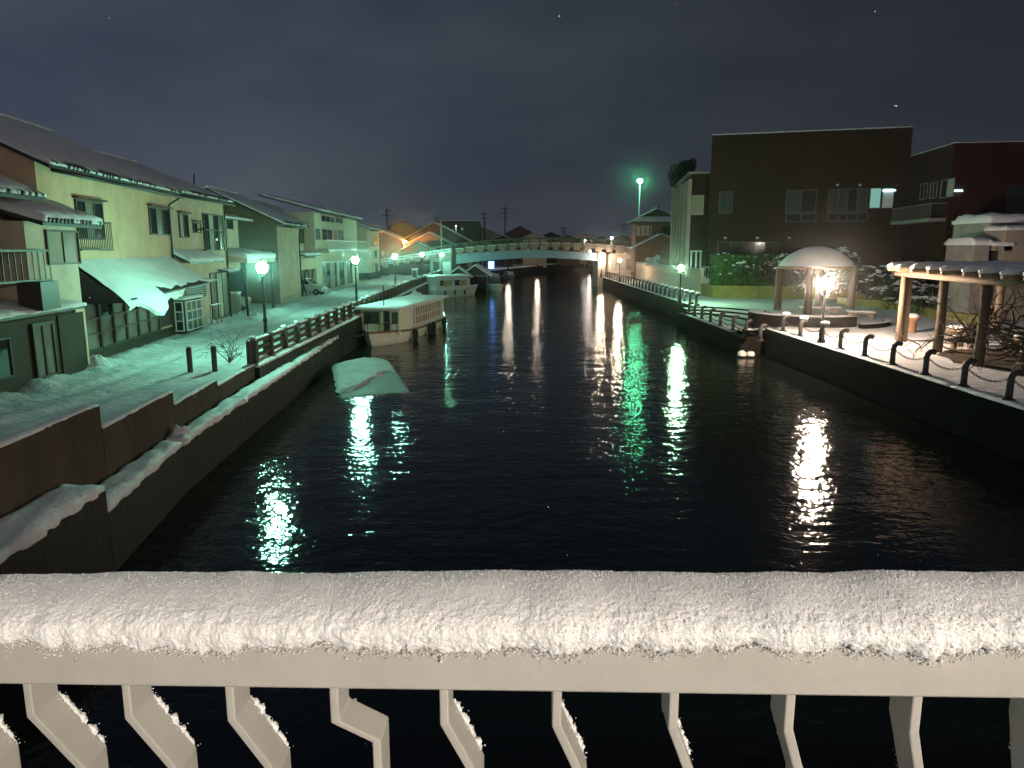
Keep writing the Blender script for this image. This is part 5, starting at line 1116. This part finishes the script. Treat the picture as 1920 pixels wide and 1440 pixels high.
# right wing
FW1 = Frame((34.5, 66.6), (33.3, 58)); FW2 = Frame((33.3, 58), (52, 55.0)); ZW = 13.75
t = thing('red_wing', 'dark red brick wing at the right edge with a railed balcony', 'building', (40, 60, 1.5), 'buildings on the right bank')
mb = MB(); mb.prism([(34.4, 66.4), (33.3, 58), (52, 55.0), (54, 69)], 1.3, ZW); mb.build('wall', M['brick_red'], t)
mb = MB(); mb.snow((33.35, 58.05, ZW), (52, 55.05, ZW), (54, 69, ZW), (34.45, 66.4, ZW), .12, 40, 16, 3., .02, .6); mb.build('roof_snow', M['snow'], t, True)
mb = MB(); fbox(mb, FW1, 0, FW1.L, 0, .06, 11.2, 11.35); fbox(mb, FW1, 0, FW1.L, 0, .04, ZW - .3, ZW - .02); mb.build('cornice', M['brick'], t)
for a in ((1727, 344, 1740, 374), (1745, 342, 1758, 372), (1765, 336, 1790, 370)):
    r = FW1.rect(*a); window(t, FW1, r[0], r[1], r[2], r[3], 2, 1, .01, 'alu', ('glass', 'curtain') if a[0] > 1760 else ('glass',))
r = FW1.rect(1683, 378, 1785, 404, 1.0)
mb = MB(); fbox(mb, FW1, .2, FW1.L - .2, 0, 1.2, r[2] - .5, r[2] - .3); mb.build('balcony_slab', M['concrete'], t)
ub0 = r[2] - .3
rail_balcony(t, FW1, .25, FW1.L - .25, ub0, ub0 + 1.15, 1.15, 30, 'alu')
for u in (1.2, 3.6, 6.0): mb = MB(); fbox(mb, FW1, u, u + 1.9, .01, .03, 2.0, 5.2); mb.build('lower_panel', M['glass'], t)
u, z = FW1.uz(1800, 358); mb = MB(); q = FW2.w(.5, .1, 10.3); mb.box(q.x - .35, q.x + .35, q.y - .1, q.y, 10.2, 10.32); lt = mb.build('tube_lamp', M['g_tube'], t)
for k in range(4): r = FW2; window(t, FW2, 4 + 3.5 * k, 6.2 + 3.5 * k, 8.5, 10.6, 2, 1, .01, 'frame', ('glass',))

# concrete booth on the right
t = thing('concrete_booth', 'pale concrete booth with thick rounded snow on its stepped roof, right edge', 'booth', PZ(1890, 560, ZR))
Yb = 46.0
def pb(px0, y0, px1, Y, dpt, m, nm, z0=1.4, sn=.0, rot=0):
    a, b = PY(px0, y0, Y), PY(px1, y0, Y); mb = MB(); mb.box(a.x, b.x, Y, Y + dpt, z0, a.z); o = mb.build(nm, M[m], t)
    if sn: m2 = MB(); m2.snow((a.x - .12, Y - .12, a.z), (b.x + .12, Y - .12, a.z), (b.x + .12, Y + dpt, a.z), (a.x - .12, Y + dpt, a.z), sn * 1.25, 22, 12, px0, .06, .35, .05); m2.build('roof_snow', M['snow'], o, True)
    return o
pb(1858, 416, 1960, 48, 4, 'concrete', 'tower', sn=.42); pb(1828, 458, 1856, Yb, 3, 'concrete', 'side_room', sn=.34); pb(1887, 430, 1960, Yb - .2, 2.1, 'stone', 'front_wall', sn=.2)
a, b = PY(1856, 470, Yb + .3), PY(1887, 470, Yb + .3); mb = MB(); mb.box(a.x, b.x, Yb + .3, Yb + .5, 1.4, a.z); mb.build('shade_panel', M['glass'], t)  # solid dark panel standing in for the shade inside the opening
mb = MB(); mb.box(a.x - .05, b.x, Yb - .2, Yb + 2, a.z, a.z + .3); o = mb.build('canopy', M['concrete'], t); m2 = MB(); m2.snow((a.x - .1, Yb - .25, a.z + .3), (b.x + .1, Yb - .25, a.z + .3), (b.x + .1, Yb + 1.9, a.z + .3), (a.x - .1, Yb + 1.9, a.z + .3), .3, 18, 10, 4., .05, .6); m2.build('roof_snow', M['snow'], o, True)
p = PZ(1797, 545, ZR); t = thing('stone_pillar', 'small pale pillar standing alone before the red wing', 'pillar', (p.x, p.y, ZR)); mb = MB(); tp = PY(1797, 470, p.y).z; mb.lathe((p.x, p.y, ZR - .1), [(.28, 0), (.28, .2), (.22, .3), (.22, tp - ZR - .1), (.27, tp - ZR), (.2, tp - ZR + .15), (.02, tp - ZR + .2)], 10); mb.build('shaft', M['concrete'], t, True)

# ================================================================ planting
def leaf_mass(mb, fn, n, size, seed):
    R = random.Random(seed)
    for k in range(n):
        c = fn(R)
        if c is None: continue
        a = Vector((R.gauss(0, 1), R.gauss(0, 1), R.gauss(0, .7))).normalized(); b = a.orthogonal().normalized(); 
        b = (b * math.cos(k) + a.cross(b) * math.sin(k)); s = size * R.uniform(.6, 1.4); e = a.cross(b)
        mb.add([c - b * s, c + e * s * .45 + a * s * .15, c + b * s, c - e * s * .45 + a * s * .15], [(0, 1, 2, 3)])
def snow_clumps(mb, pts, R, r0=.10, r1=.26):
    for p in pts:
        r = R.uniform(r0, r1); n = 9
        def fn(i, j, p=p, r=r):
            a = 2 * math.pi * i / n; q = j / 4; e = r * (1 + .45 * N3(p.x * 7 + math.cos(a) * 1.2, p.y * 7 + math.sin(a) * 1.2)); return (p.x + math.cos(a) * e * q, p.y + math.sin(a) * e * q, p.z + r * .55 * (1 - q * q) - .12 * r * q)
        mb.grid(fn, n, 4)
# clipped hedge on its planter
t = thing('hedge', 'dense green hedge with snow flecks above the mustard planter wall', 'hedge', (21, 72, 1.5))
hx0, hx1, hy0, hy1 = 18.75, 26.3, 68.2, 71.2
def hz_(x, y): return 5.35 + .28 * N3(x * .9, y * .9) + .2 * N3(x * 2.2, y * 2.2, 4)
def hfn(R):
    x = R.uniform(hx0, hx1); f = R.random(); zt = hz_(x, 70)
    if f < .62: y = hy0 + abs(R.gauss(0, .28)) + .22 * N3(x * 1.7, R.uniform(2.2, 5) * 1.7); z = R.uniform(2.3, zt)
    elif f < .87: y = R.uniform(hy0, hy1); z = zt - abs(R.gauss(0, .18))
    else: x = hx0 + abs(R.gauss(0, .2)); y = R.uniform(hy0, hy1); z = R.uniform(2.3, zt)
    if N3(x * 2.5, y * 2.5, z * 2.5) < -.32: return None
    return Vector((x, y, z))
mb = MB(); leaf_mass(mb, hfn, 16000, .105, 5); mb.build('foliage', M['leaf'], t)
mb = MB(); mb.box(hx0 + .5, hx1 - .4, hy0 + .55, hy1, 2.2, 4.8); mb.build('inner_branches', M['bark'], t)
mb = MB(); R = random.Random(6); P_ = []
for k in range(170):
    x, y = R.uniform(hx0, hx1), R.uniform(hy0 - .05, hy1)
    if N3(x * 1.3, y * 1.3, 9) > -.12: P_.append(Vector((x, y, hz_(x, y) + R.uniform(-.12, .0))))
for k in range(16): x = R.uniform(hx0, hx1); P_.append(Vector((x, hy0 - .02 + .22 * N3(x * 1.7, 5), R.uniform(3.6, 5.1))))
snow_clumps(mb, P_, R, .06, .19); tag(mb.build('snow_clumps', M['snow'], t, True), kind='stuff')
# planter wall with a rounded corner
t = thing('planter_wall', 'curved mustard-coloured planter wall below the hedge', 'planter', (20, 68, 1.5))
pl = [(18.4, 72.5), (18.35, 69.6), (18.5, 68.6), (19.2, 67.9), (20.4, 67.5), (26, 66.6), (38, 65.5)]
mb = MB(); pin = [(x + .25, y + .28) for x, y in pl]
nP = len(pl); mb.add([(x, y, 1.35) for x, y in pl] + [(x, y, 2.62) for x, y in pl] + [(x, y, 2.62) for x, y in pin] + [(x, y, 1.35) for x, y in pin], [(k, k + 1, nP + k + 1, nP + k) for k in range(nP - 1)] + [(nP + k, nP + k + 1, 2 * nP + k + 1, 2 * nP + k) for k in range(nP - 1)] + [(2 * nP + k, 2 * nP + k + 1, 3 * nP + k + 1, 3 * nP + k) for k in range(nP - 1)]); mb.build('wall', M['mustard'], t)
mb = MB(); mb.add([(x, y, 2.45) for x, y in pin] + [(38, 75, 2.45), (18.7, 75, 2.45)], [tuple(range(nP + 2))]); mb.build('soil', M['snow'], t)
def bush(label, c, rx, ry, rz, n, size, m='leaf_dark', seed=1, fleck=.12, trunk=True, name='bush', cat='bush'):
    t = thing(name, label, cat, c, 'shrubs around the plaza')
    R0 = random.Random(seed); lobes = [(Vector((R0.gauss(0, .5) * rx, R0.gauss(0, .5) * ry, R0.uniform(.25, .85) * rz)), R0.uniform(.35, .6)) for _ in range(9)]
    def fn(R):
        l, s = R.choice(lobes); d = Vector((R.gauss(0, 1), R.gauss(0, 1), R.gauss(0, 1))).normalized() * (R.random() ** .4)
        return Vector(c) + l + Vector((d.x * rx * s, d.y * ry * s, d.z * rz * s * .7))
    mb = MB(); leaf_mass(mb, fn, n, size, seed); mb.build('crown', M[m], t)
    if fleck:
        R = random.Random(seed + 50); mb = MB(); P_ = []
        for k in range(int(420 * fleck ** .7)):
            l, q = R.choice(lobes); d = Vector((R.gauss(0, .8), R.gauss(0, .8), abs(R.gauss(0, 1)) + .35)).normalized(); P_.append(Vector(c) + l + Vector((d.x * rx * q, d.y * ry * q, d.z * rz * q * .7)))
        snow_clumps(mb, P_, R, .07, .24); tag(mb.build('snow_clumps', M['snow'], t, True), kind='stuff')
    if trunk:
        mb = MB()
        for l, s in lobes[:5]: mb.tube([Vector(c) + Vector((0, 0, -.1)), Vector(c) + l * .5 + Vector((.05, 0, 0)), Vector(c) + l], [.07, .05, .02], 5)
        mb.build('trunk', M['bark'], t)
bush('dark snow-flecked shrub behind the left side of the domed shelter', (24.6, 64.5, 2.4), 2.6, 1.5, 2.6, 2600, .15, seed=2)
bush('dark shrub with pale flecks behind the domed roof', (28.0, 64, 2.4), 2.6, 1.5, 3.2, 2600, .16, seed=3)
bush('loose snowy shrub right of the domed shelter', (29.5, 60, 1.5), 2.4, 1.6, 2.8, 2600, .15, seed=4, fleck=.22)
bush('low snow-laden shrub behind the first pergola post', (29.5, 55.5, 1.5), 2.6, 1.3, 1.7, 2200, .13, seed=5, fleck=.5)
bush('low snow-laden shrub seen through the pergola', (29.5, 49, 1.5), 3, 1.3, 1.6, 2200, .13, seed=6, fleck=.5)
bush('dark pine crown showing beside the brick building roof', (20.6, 92, 13.2), 1.6, 1.6, 3.2, 1500, .22, seed=9, fleck=0)
mb = MB(); pl2 = [(26.5, 60.2), (28.6, 55), (27.8, 50), (27, 46.5), (28, 43.5)]
t = thing('planter_bed', 'low earth-brown kerb of the shrub bed behind the pergola', 'planter', (28, 50, 1.5))
for a, b in zip(pl2, pl2[1:]): mb = MB(); mb.bar((*a, 1.72), (*b, 1.72), .4, .75); mb.build('kerb', M['mustard'], t)

# ================================================================ domed shelter
M['column'] = mat('dark_log', (.19, .135, .09), .8, .4, 3, .01, 12, stretch=(4, 4, .6))
gc = (21.6, 53.2); t = thing('domed_shelter', 'round garden shelter with snow-covered dome on thick log columns', 'shelter', (gc[0], gc[1], ZR))
for a in (150, 240, 330, 60):
    x, y = gc[0] + 2.45 * math.cos(math.radians(a)), gc[1] + 2.45 * math.sin(math.radians(a))
    mb = MB(); mb.tube([(x, y, ZR - .1), (x, y, 3.0), (x, y, 4.7)], [.27, .25, .25], 12); mb.build('column', M['column'], t, True)
mb = MB(); mb.lathe((*gc, 4.55), [(2.6, 0), (2.62, .16), (2.4, .2)], 32); mb.build('ring_beam', M['wood'], t, True)
mb = MB(); mb.lathe((*gc, 4.7), [(2.45, 0), (2.5, .06), (2.2, .42), (1.5, .85), (.6, 1.12), (.02, 1.16)], 36); mb.build('dome', M['tile'], t, True)
def dome(i, j):
    a = 2 * math.pi * i / 48; q = j / 14; r = 2.58 * q; z = 4.82 + 1.28 * (1 - q ** 2.2) + .03 * N3(math.cos(a) * q * 4, math.sin(a) * q * 4)
    if j == 14: z -= .12; r -= .05
    return (gc[0] + r * math.cos(a), gc[1] + r * math.sin(a), z)
mb = MB(); mb.grid(dome, 48, 14, False); mb.build('dome_snow', M['snow'], t, True)
p = PY(1476, 496, 52); mb = MB(); mb.sphere((p.x, p.y, p.z), .13, 10, 7); mb.build('bulb', M['white'], t, True)
def stone_bench(label, c, L_, W_, ang, h=.42, legs=True, sn=.09):
    t = thing('stone_bench', label, 'bench', c, 'stone benches on the plaza'); mb = MB(); mb.rbox((c[0], c[1], c[2] + h - .14), L_, W_, .14, ang); o = mb.build('seat', M['stone'], t)
    ca, sa = math.cos(ang), math.sin(ang)
    for s in (-1, 1):
        mb = MB(); mb.rbox((c[0] + s * L_ * .36 * ca, c[1] + s * L_ * .36 * sa, c[2] - .05), L_ * .2, W_ * .8, h - .09, ang); mb.build('leg', M['stone'], t)
    q = [(c[0] + i * L_ / 2 * ca - j * W_ / 2 * sa, c[1] + i * L_ / 2 * sa + j * W_ / 2 * ca, c[2] + h) for i, j in ((-1, -1), (1, -1), (1, 1), (-1, 1))]
    mb = MB(); mb.snow(*q, sn, 14, 8, c[0], .03, .5); mb.build('snow_cap', M['snow'], o, True)
for px, py, L_, W_, an, lab in ((1617, 597, 1.6, .9, -.25, 'thick stone bench with snow top right of the domed shelter'), (1668, 561, 1.1, .7, -.1, 'small stone bench by the shrub bed behind the shelter'), (1733, 566, 1.2, .6, -.1, 'flat snow-capped stone seat left of the second pergola post'), (1615, 549, 1.0, .5, 0, 'distant low snow-capped seat behind the shelter column'), (1540, 588, 2.6, .6, -.15, 'long bench under the domed shelter')):
    p = PZ(px, py, ZR); stone_bench(lab, (p.x, p.y + .3, ZR), L_, W_, an)
# curved seat wall in front of the shelter
def arc_wall(label, c, r, a0, a1, w, z0, z1, m, sn=.08, name='curved_seat_wall'):
    t = thing(name, label, 'wall', (c[0] + r * math.cos(math.radians((a0 + a1) / 2)), c[1] + r * math.sin(math.radians((a0 + a1) / 2)), z0)); n = 30; mb = MB(); R = [a0 + (a1 - a0) * k / n for k in range(n + 1)]
    P_ = lambda a, rr, z: (c[0] + rr * math.cos(math.radians(a)), c[1] + rr * math.sin(math.radians(a)), z)
    vs = [P_(a, rr, z) for a in R for rr, z in ((r - w / 2, z0), (r + w / 2, z0), (r + w / 2, z1), (r - w / 2, z1))]
    mb.add(vs, [(4 * k + q, 4 * k + 4 + q, 4 * k + 4 + (q + 1) % 4, 4 * k + (q + 1) % 4) for k in range(n) for q in range(4)] + [(3, 2, 1, 0), (4 * n, 4 * n + 1, 4 * n + 2, 4 * n + 3)]); o = mb.build('body', M[m], t)
    mb = MB(); mb.grid(lambda i, j: P_(R[i], r - w / 2 + w * j / 6, z1 + sn * (.35 if j in (0, 6) or i in (0, n) else 1) * (1 + .3 * N3(i * .4, j * .3))), n, 6, True); mb.build('snow_cap', M['snow'], o, True)
arc_wall('curved dark seat wall with snow top in front of the domed shelter', (18.0, 45.4), 2.9, 140, 305, .9, .95, 2.08, 'dark_stone')
mb = MB(); mb.add([(18 + 2.6 * math.cos(k * .2618), 45.4 + 2.6 * math.sin(k * .2618), ZR + .03) for k in range(24)], [tuple(range(24))]); tag(mb.build('round_platform', M['snow_ground']), kind='structure')
arc_wall('low dark kerb ring right of the curved seat wall', (18.6, 45.6), 4.1, 285, 345, .35, ZR - .1, 1.75, 'dark_stone', .02, 'kerb_ring')
# litter bin
p = PZ(1708, 623, ZR); t = thing('litter_bin', 'terracotta litter bin with a snow cap behind the first pergola post', 'litter bin', p)
mb = MB(); mb.lathe((p.x, p.y, ZR - .05), [(.28, 0), (.25, .1), (.24, .62), (.36, .7), (.38, .86), (.3, .88)], 12); mb.build('body', mat('terracotta', (.42, .24, .13), .8, .2, 4), t, True); mb = MB(); mb.sphere((p.x, p.y, ZR + .86), .38, 12, 6, .45); mb.build('snow_cap', M['snow'], t, True)

# ================================================================ pergola
t = thing('pergola', 'rustic log pergola with snow on its beams over a picnic table', 'pergola', (20.5, 32, ZR))
front = [PZ(1690, 640, ZR), PZ(1757, 660, ZR), PZ(1833, 686, ZR), Vector((17.45, 24.2, ZR))]
rear = [p + Vector((5.6, 1.6, 0)) for p in front]
ZP = 4.62
for i, p in enumerate(front + rear):
    mb = MB()
    if i == 0:
        for dx, dy in ((-.15, 0), (.15, .04), (.0, .2)): mb.tube([(p.x + dx, p.y + dy, ZR - .1), (p.x + dx, p.y + dy, ZP)], .135, 9)
    else: mb.tube([(p.x, p.y, ZR - .1), (p.x + .02, p.y, 3), (p.x, p.y, ZP)], [.2, .18, .18], 10)
    mb.build('post', M['wood'] if i in (0, 4, 5, 6) else M['bark'], t, True)
for row in (front, rear):
    a, b = row[0], row[-1]; e = (a - b).normalized()
    for dz, dx in ((0, -.16), (0, .16)):
        mb = MB(); mb.tube([a + e * 1.0 + Vector((dx, 0, ZP - ZR + .12 + dz)), b - e * 1 + Vector((dx, 0, ZP - ZR + .12 + dz))], .13, 9); mb.build('beam', M['wood'], t, True)
for k in range(9):
    q = -.07 + k / 7.6 + RND.uniform(-.025, .025); a = front[0].lerp(front[-1], q); b = rear[0].lerp(rear[-1], q); e = (b - a).normalized(); jt = RND.uniform(-.15, .15)
    p0, p1 = a - e * (.85 + jt), b + e * .8; mb = MB(); z = Vector((0, 0, ZP - ZR + .38)); mb.tube([p0 + z, p1 + z], .12, 8); o = mb.build('rafter', M['wood'], t, True)
    mb = MB(); zz = z + Vector((0, 0, .09)); d_ = Vector((-e.y, e.x, 0)) * .11; mb.snow(p0 + zz - d_, p1 + zz - d_, p1 + zz + d_, p0 + zz + d_, .22, 34, 6, k * 3.3, .03, .4, .02, 1.4); mb.build('snow_cap', M['snow'], o, True)
for q in (.1, .38, .64, .9):
    a, b = front[0].lerp(rear[0], q), front[-1].lerp(rear[-1], q); mb = MB(); z = Vector((0, 0, ZP - ZR + .56)); mb.tube([a + z, b + z], .055, 6); o = mb.build('purlin', M['wood'], t, True); mb = MB(); zz = z + Vector((0, 0, .04)); mb.snow(a + zz - Vector((.06, 0, 0)), b + zz - Vector((.06, 0, 0)), b + zz + Vector((.06, 0, 0)), a + zz + Vector((.06, 0, 0)), .06, 40, 4, q * 30, .02, .4, .02); mb.build('snow_cap', M['snow'], o, True)
t = thing('vine', 'tangled leafless vine climbing through the right pergola posts', 'vine', front[2] + Vector((.6, .4, 0)))
mb = MB(); R = random.Random(21)
for s in range(34):
    p = Vector((front[1].lerp(front[3], R.uniform(0.05, .75)) + Vector((R.uniform(.1, 1.8), R.uniform(-.6, .6), R.uniform(-.05, 1.6)))))
    d = Vector((R.gauss(0, .6), R.gauss(0, .8), R.uniform(.1, .9))).normalized(); pts = [p]; 
    for q in range(16):
        d = (d + Vector((R.gauss(0, .38), R.gauss(0, .38), R.gauss(.0, .30)))).normalized()
        if p.z > 4.6: d.z = -abs(d.z) * .6
        if p.z < 1.7: d.z = abs(d.z)
        p = p + d * .26; pts.append(p.copy())
        if R.random() < .35:
            m2 = [p.copy()]; d2 = (d + Vector((R.gauss(0, .8), R.gauss(0, .8), R.gauss(0, .6)))).normalized(); q2 = p.copy()
            for w in range(6): d2 = (d2 + Vector((R.gauss(0, .3), R.gauss(0, .3), R.gauss(-.05, .3)))).normalized(); q2 = q2 + d2 * .16; m2.append(q2.copy())
            mb.tube(m2, [.016, .014, .012, .010, .008, .006, .004], 4, False)
    mb.tube(pts, [.05 * (1 - .8 * k / 16) for k in range(17)], 5, False)
mb.build('stems', M['bark'], t)
mb = MB(); n = 22; bc = front[2] + Vector((2.3, .9, 0))
mb.add([(bc.x + 2.6 * math.cos(6.283 * k / n) * (1 + .06 * math.sin(k * 3)), bc.y + 3.6 * math.sin(6.283 * k / n), ZR + .035 + .0 * k) for k in range(n)] + [(bc.x, bc.y, ZR + .09)], [(k, (k + 1) % n, n) for k in range(n)]); tag(mb.build('bare_soil_bed', M['soil'], None, False), kind='structure')
# picnic table of split logs
tc_ = PZ(1812, 652, ZR); t = thing('picnic_table', 'split-log picnic table under the pergola with snow on its top', 'table', tc_); x, y = tc_.x + .5, tc_.y + .6
for k in range(3):
    mb = MB(); mb.tube([(x - .85, y - .4 + .4 * k, ZR + .72), (x + .85, y - .4 + .4 * k, ZR + .72)], .16, 9); o = mb.build('top_log', M['wood'], t, True); mb = MB(); mb.snow((x - .8, y - .56 + .4 * k, ZR + .84), (x + .8, y - .56 + .4 * k, ZR + .84), (x + .8, y - .26 + .4 * k, ZR + .84), (x - .8, y - .26 + .4 * k, ZR + .84), .08, 14, 6, k, .02, .4); mb.build('snow_cap', M['snow'], o, True)
for s in (-1, 1): mb = MB(); mb.tube([(x + s * .5, y, ZR - .05), (x + s * .5, y, ZR + .6)], .2, 9); mb.build('leg', M['wood'], t, True)
for i, (dx, dy, an, lab) in enumerate(((-.9, -.9, .15, 'log bench before the picnic table, nearest the canal'), (.6, 1.3, 0, 'log bench behind the picnic table'), (1.5, -.6, 1.5, 'log stool bench at the right end of the picnic table'))):
    c = Vector((x + dx, y + dy, ZR)); e = Vector((math.cos(an), math.sin(an), 0)); tb = thing('log_bench', lab, 'bench', c, 'log benches under the pergola')
    mb = MB(); mb.tube([c - e * .65 + Vector((0, 0, .42)), c + e * .65 + Vector((0, 0, .42))], .16, 9); mb.build('seat', M['wood'], tb, True); f = Vector((-e.y, e.x, 0)) * .14; z = Vector((0, 0, .54))
    mb = MB(); mb.snow(c - e * .6 - f + z, c + e * .6 - f + z, c + e * .6 + f + z, c - e * .6 + f + z, .08, 12, 6, i, .02, .4); mb.build('snow_cap', M['snow'], tb, True)
    for s in (-1, 1): mb = MB(); mb.tube([c + e * .42 * s + Vector((0, 0, -.05)), c + e * .42 * s + Vector((0, 0, .34))], .14, 8); mb.build('leg', M['wood'], tb, True)

# ================================================================ bollards and chains of the right quay
def bollard_mesh():
    mb = MB(); pts = [(0, 0, 0), (0, 0, .3), (0, 0, .62), (.03, 0, .76), (.12, 0, .83), (.22, 0, .84), (.30, 0, .80)]
    mb.tube(pts, [.105, .1, .1, .1, .1, .098, .092], 12); return mb
b0 = None
def bollard(label, x, y, z, group, snow=False):
    global b0
    if b0 is None:
        t = thing('hook_bollard', label, 'bollard', (x, y, z), group); m = bollard_mesh(); m.v = [(a + x, b + y, c + z) for a, b, c in m.v]; m.build('shaft', M['bollard'], t, True)
        m = MB(); m.lathe((x, y, z - .02), [(.2, 0), (.2, .05), (.13, .09)], 12); m.build('base_plate', M['bollard'], t, True); b0 = t
    else: t = copy_tree(b0, (x, y, z), None, label); t['group'] = group
    if snow:
        m = MB(); m.lathe((x + .13, y, z + .9), [(.17, 0), (.19, .06), (.15, .13), (.04, .16)], 10, 1.25, .8); m.build('snow_cap', M['snow'], t, True)
    return t
def chain(a, b, sag, label, group, link=True):
    a, b = Vector(a), Vector(b); mb = MB(); n = max(8, int((b - a).length / .12)) if link else 8
    P_ = [a.lerp(b, k / n) - Vector((0, 0, sag * 4 * (k / n) * (1 - k / n))) for k in range(n + 1)]
    if link:
        for k in range(n):
            e = (P_[k + 1] - P_[k]); w = e.normalized().cross(Vector((0, 0, 1))) * (.028 if k % 2 else .005) + Vector((0, 0, .005 if k % 2 else .028)); c = P_[k]; d = P_[k + 1]; mb.tube([c - e * .12, c + w, d + w * 1.0, d + e * .12, d - w, c - w, c - e * .12], .011, 4, False)
    else: mb.tube(P_, .02, 4)
    tag(mb.build('chain', M['bollard'], None, False, a), label, 'chain', group)
near = [PZ(px, py, ZR) for px, py in ((1900, 752), (1800, 726), (1718, 704), (1657, 685), (1604, 669), (1558, 655), (1518, 644), (1484, 632), (1452, 622))]
near = [Vector((14.72, p.y, ZR + .02)) for p in near]
near = [Vector((14.72, near[0].y - 2.5 * k, ZR + .02)) for k in (1,)] + near
for i, p in enumerate(near):
    k = i - 1
    lab = ('black hook-topped bollard on the near right quay, %s from the right edge' % ORD[k]) if k >= 0 else 'black hook-topped bollard just outside the right edge'
    if k >= 6: lab = 'black hook-topped bollard capped with snow, %s from the right edge' % ORD[k]
    bollard(lab, *p, 'hook bollards along the near right quay', k >= 6)
    if i: chain(near[i - 1] + Vector((0, .1, .62)), p + Vector((0, -.1, .62)), .2, 'sagging iron chain left of the %s hook bollard from the right edge' % ORD[i - 2] if i > 1 else 'sagging iron chain running out of the right edge of the picture', 'chains along the near right quay')
row2 = [PZ(px, py, ZT) for px, py in ((1427, 640), (1401, 630), (1376, 621), (1354, 612), (1336, 605), (1320, 599), (1306, 594), (1294, 590))]
row2 = [Vector((13.45, p.y, ZT + .05)) for p in row2]
for i, p in enumerate(row2):
    bollard('dark hook bollard on the low terrace edge, %s counting away from the snow-capped ones' % ORD[i], *p, 'hook bollards on the low terrace')
    if i:
        for h in (.62, .35): chain(row2[i - 1] + Vector((0, .1, h)), p + Vector((0, -.1, h)), .12, '%s chain between the %s and %s hook bollards of the low terrace' % ('upper' if h > .5 else 'lower', ORD[i - 1], ORD[i]), 'chains of the low terrace')
row3 = [Vector((14.62, 58.9 + 2.05 * k, ZR + .02)) for k in range(29)]
for i, p in enumerate(row3):
    lab = 'snow-capped hook bollard of the far row, %s beyond the low terrace' % ORD[i] if i < 9 else 'tiny hook bollard of the far row towards the bridge'
    bollard(lab, *p, 'hook bollards of the far row', i < 14)
    if 0 < i < 10: chain(row3[i - 1] + Vector((0, .1, .62)), p + Vector((0, -.1, .62)), .15, 'thin chain between the %s and %s snow-capped bollards of the far row' % (ORD[i - 1], ORD[i]), 'chains of the far row', False)
# small gate rail near the right end of the bridge
t = thing('quay_railing', 'low pale railing under the right end of the far bridge', 'railing', (17.5, 112, 1.5))
for k in range(8): mb = MB(); mb.box(15.4 + .55 * k, 15.46 + .55 * k, 112, 112.06, 1.45, 2.6); mb.build('bar', M['white'], t)
for z in (1.9, 2.55): mb = MB(); mb.box(15.3, 19.4, 112.0, 112.05, z, z + .05); mb.build('rail', M['white'], t)

# ================================================================ snowflakes hanging in the air
mb = MB(); R = random.Random(77)
for k in range(150):
    y = R.uniform(1.6, 7.5); u = R.uniform(-.78, .78); v = R.uniform(-.62, .45); p = CAM + Vector((u * y, y, v * y)); r0 = R.uniform(.0012, .0028)
    for q in range(7):   # a loose clump of crystals
        crumb(mb, p + Vector((R.gauss(0, 1), R.gauss(0, 1), R.gauss(0, 1))) * r0 * .32, r0 * R.uniform(.25, .5), R)
tag(mb.build('falling_snow', M['snow']), 'snowflakes drifting through the night air', 'snowflakes', kind='stuff')
hz = MB(); hz.box(-1700, 1700, -120, 1700, -1.2, 19.0)
hm = bpy.data.materials.new('haze'); hm.use_nodes = True; t = hm.node_tree; t.nodes.clear()
ho = t.nodes.new('ShaderNodeOutputMaterial'); pv = t.nodes.new('ShaderNodeVolumePrincipled')
pv.inputs['Color'].default_value = (.9, .93, .95, 1); pv.inputs['Density'].default_value = .00055; pv.inputs['Anisotropy'].default_value = .98
t.links.new(pv.outputs[0], ho.inputs['Volume'])
tag(hz.build('haze', hm), kind='stuff')
S.cycles.volume_bounces = 0
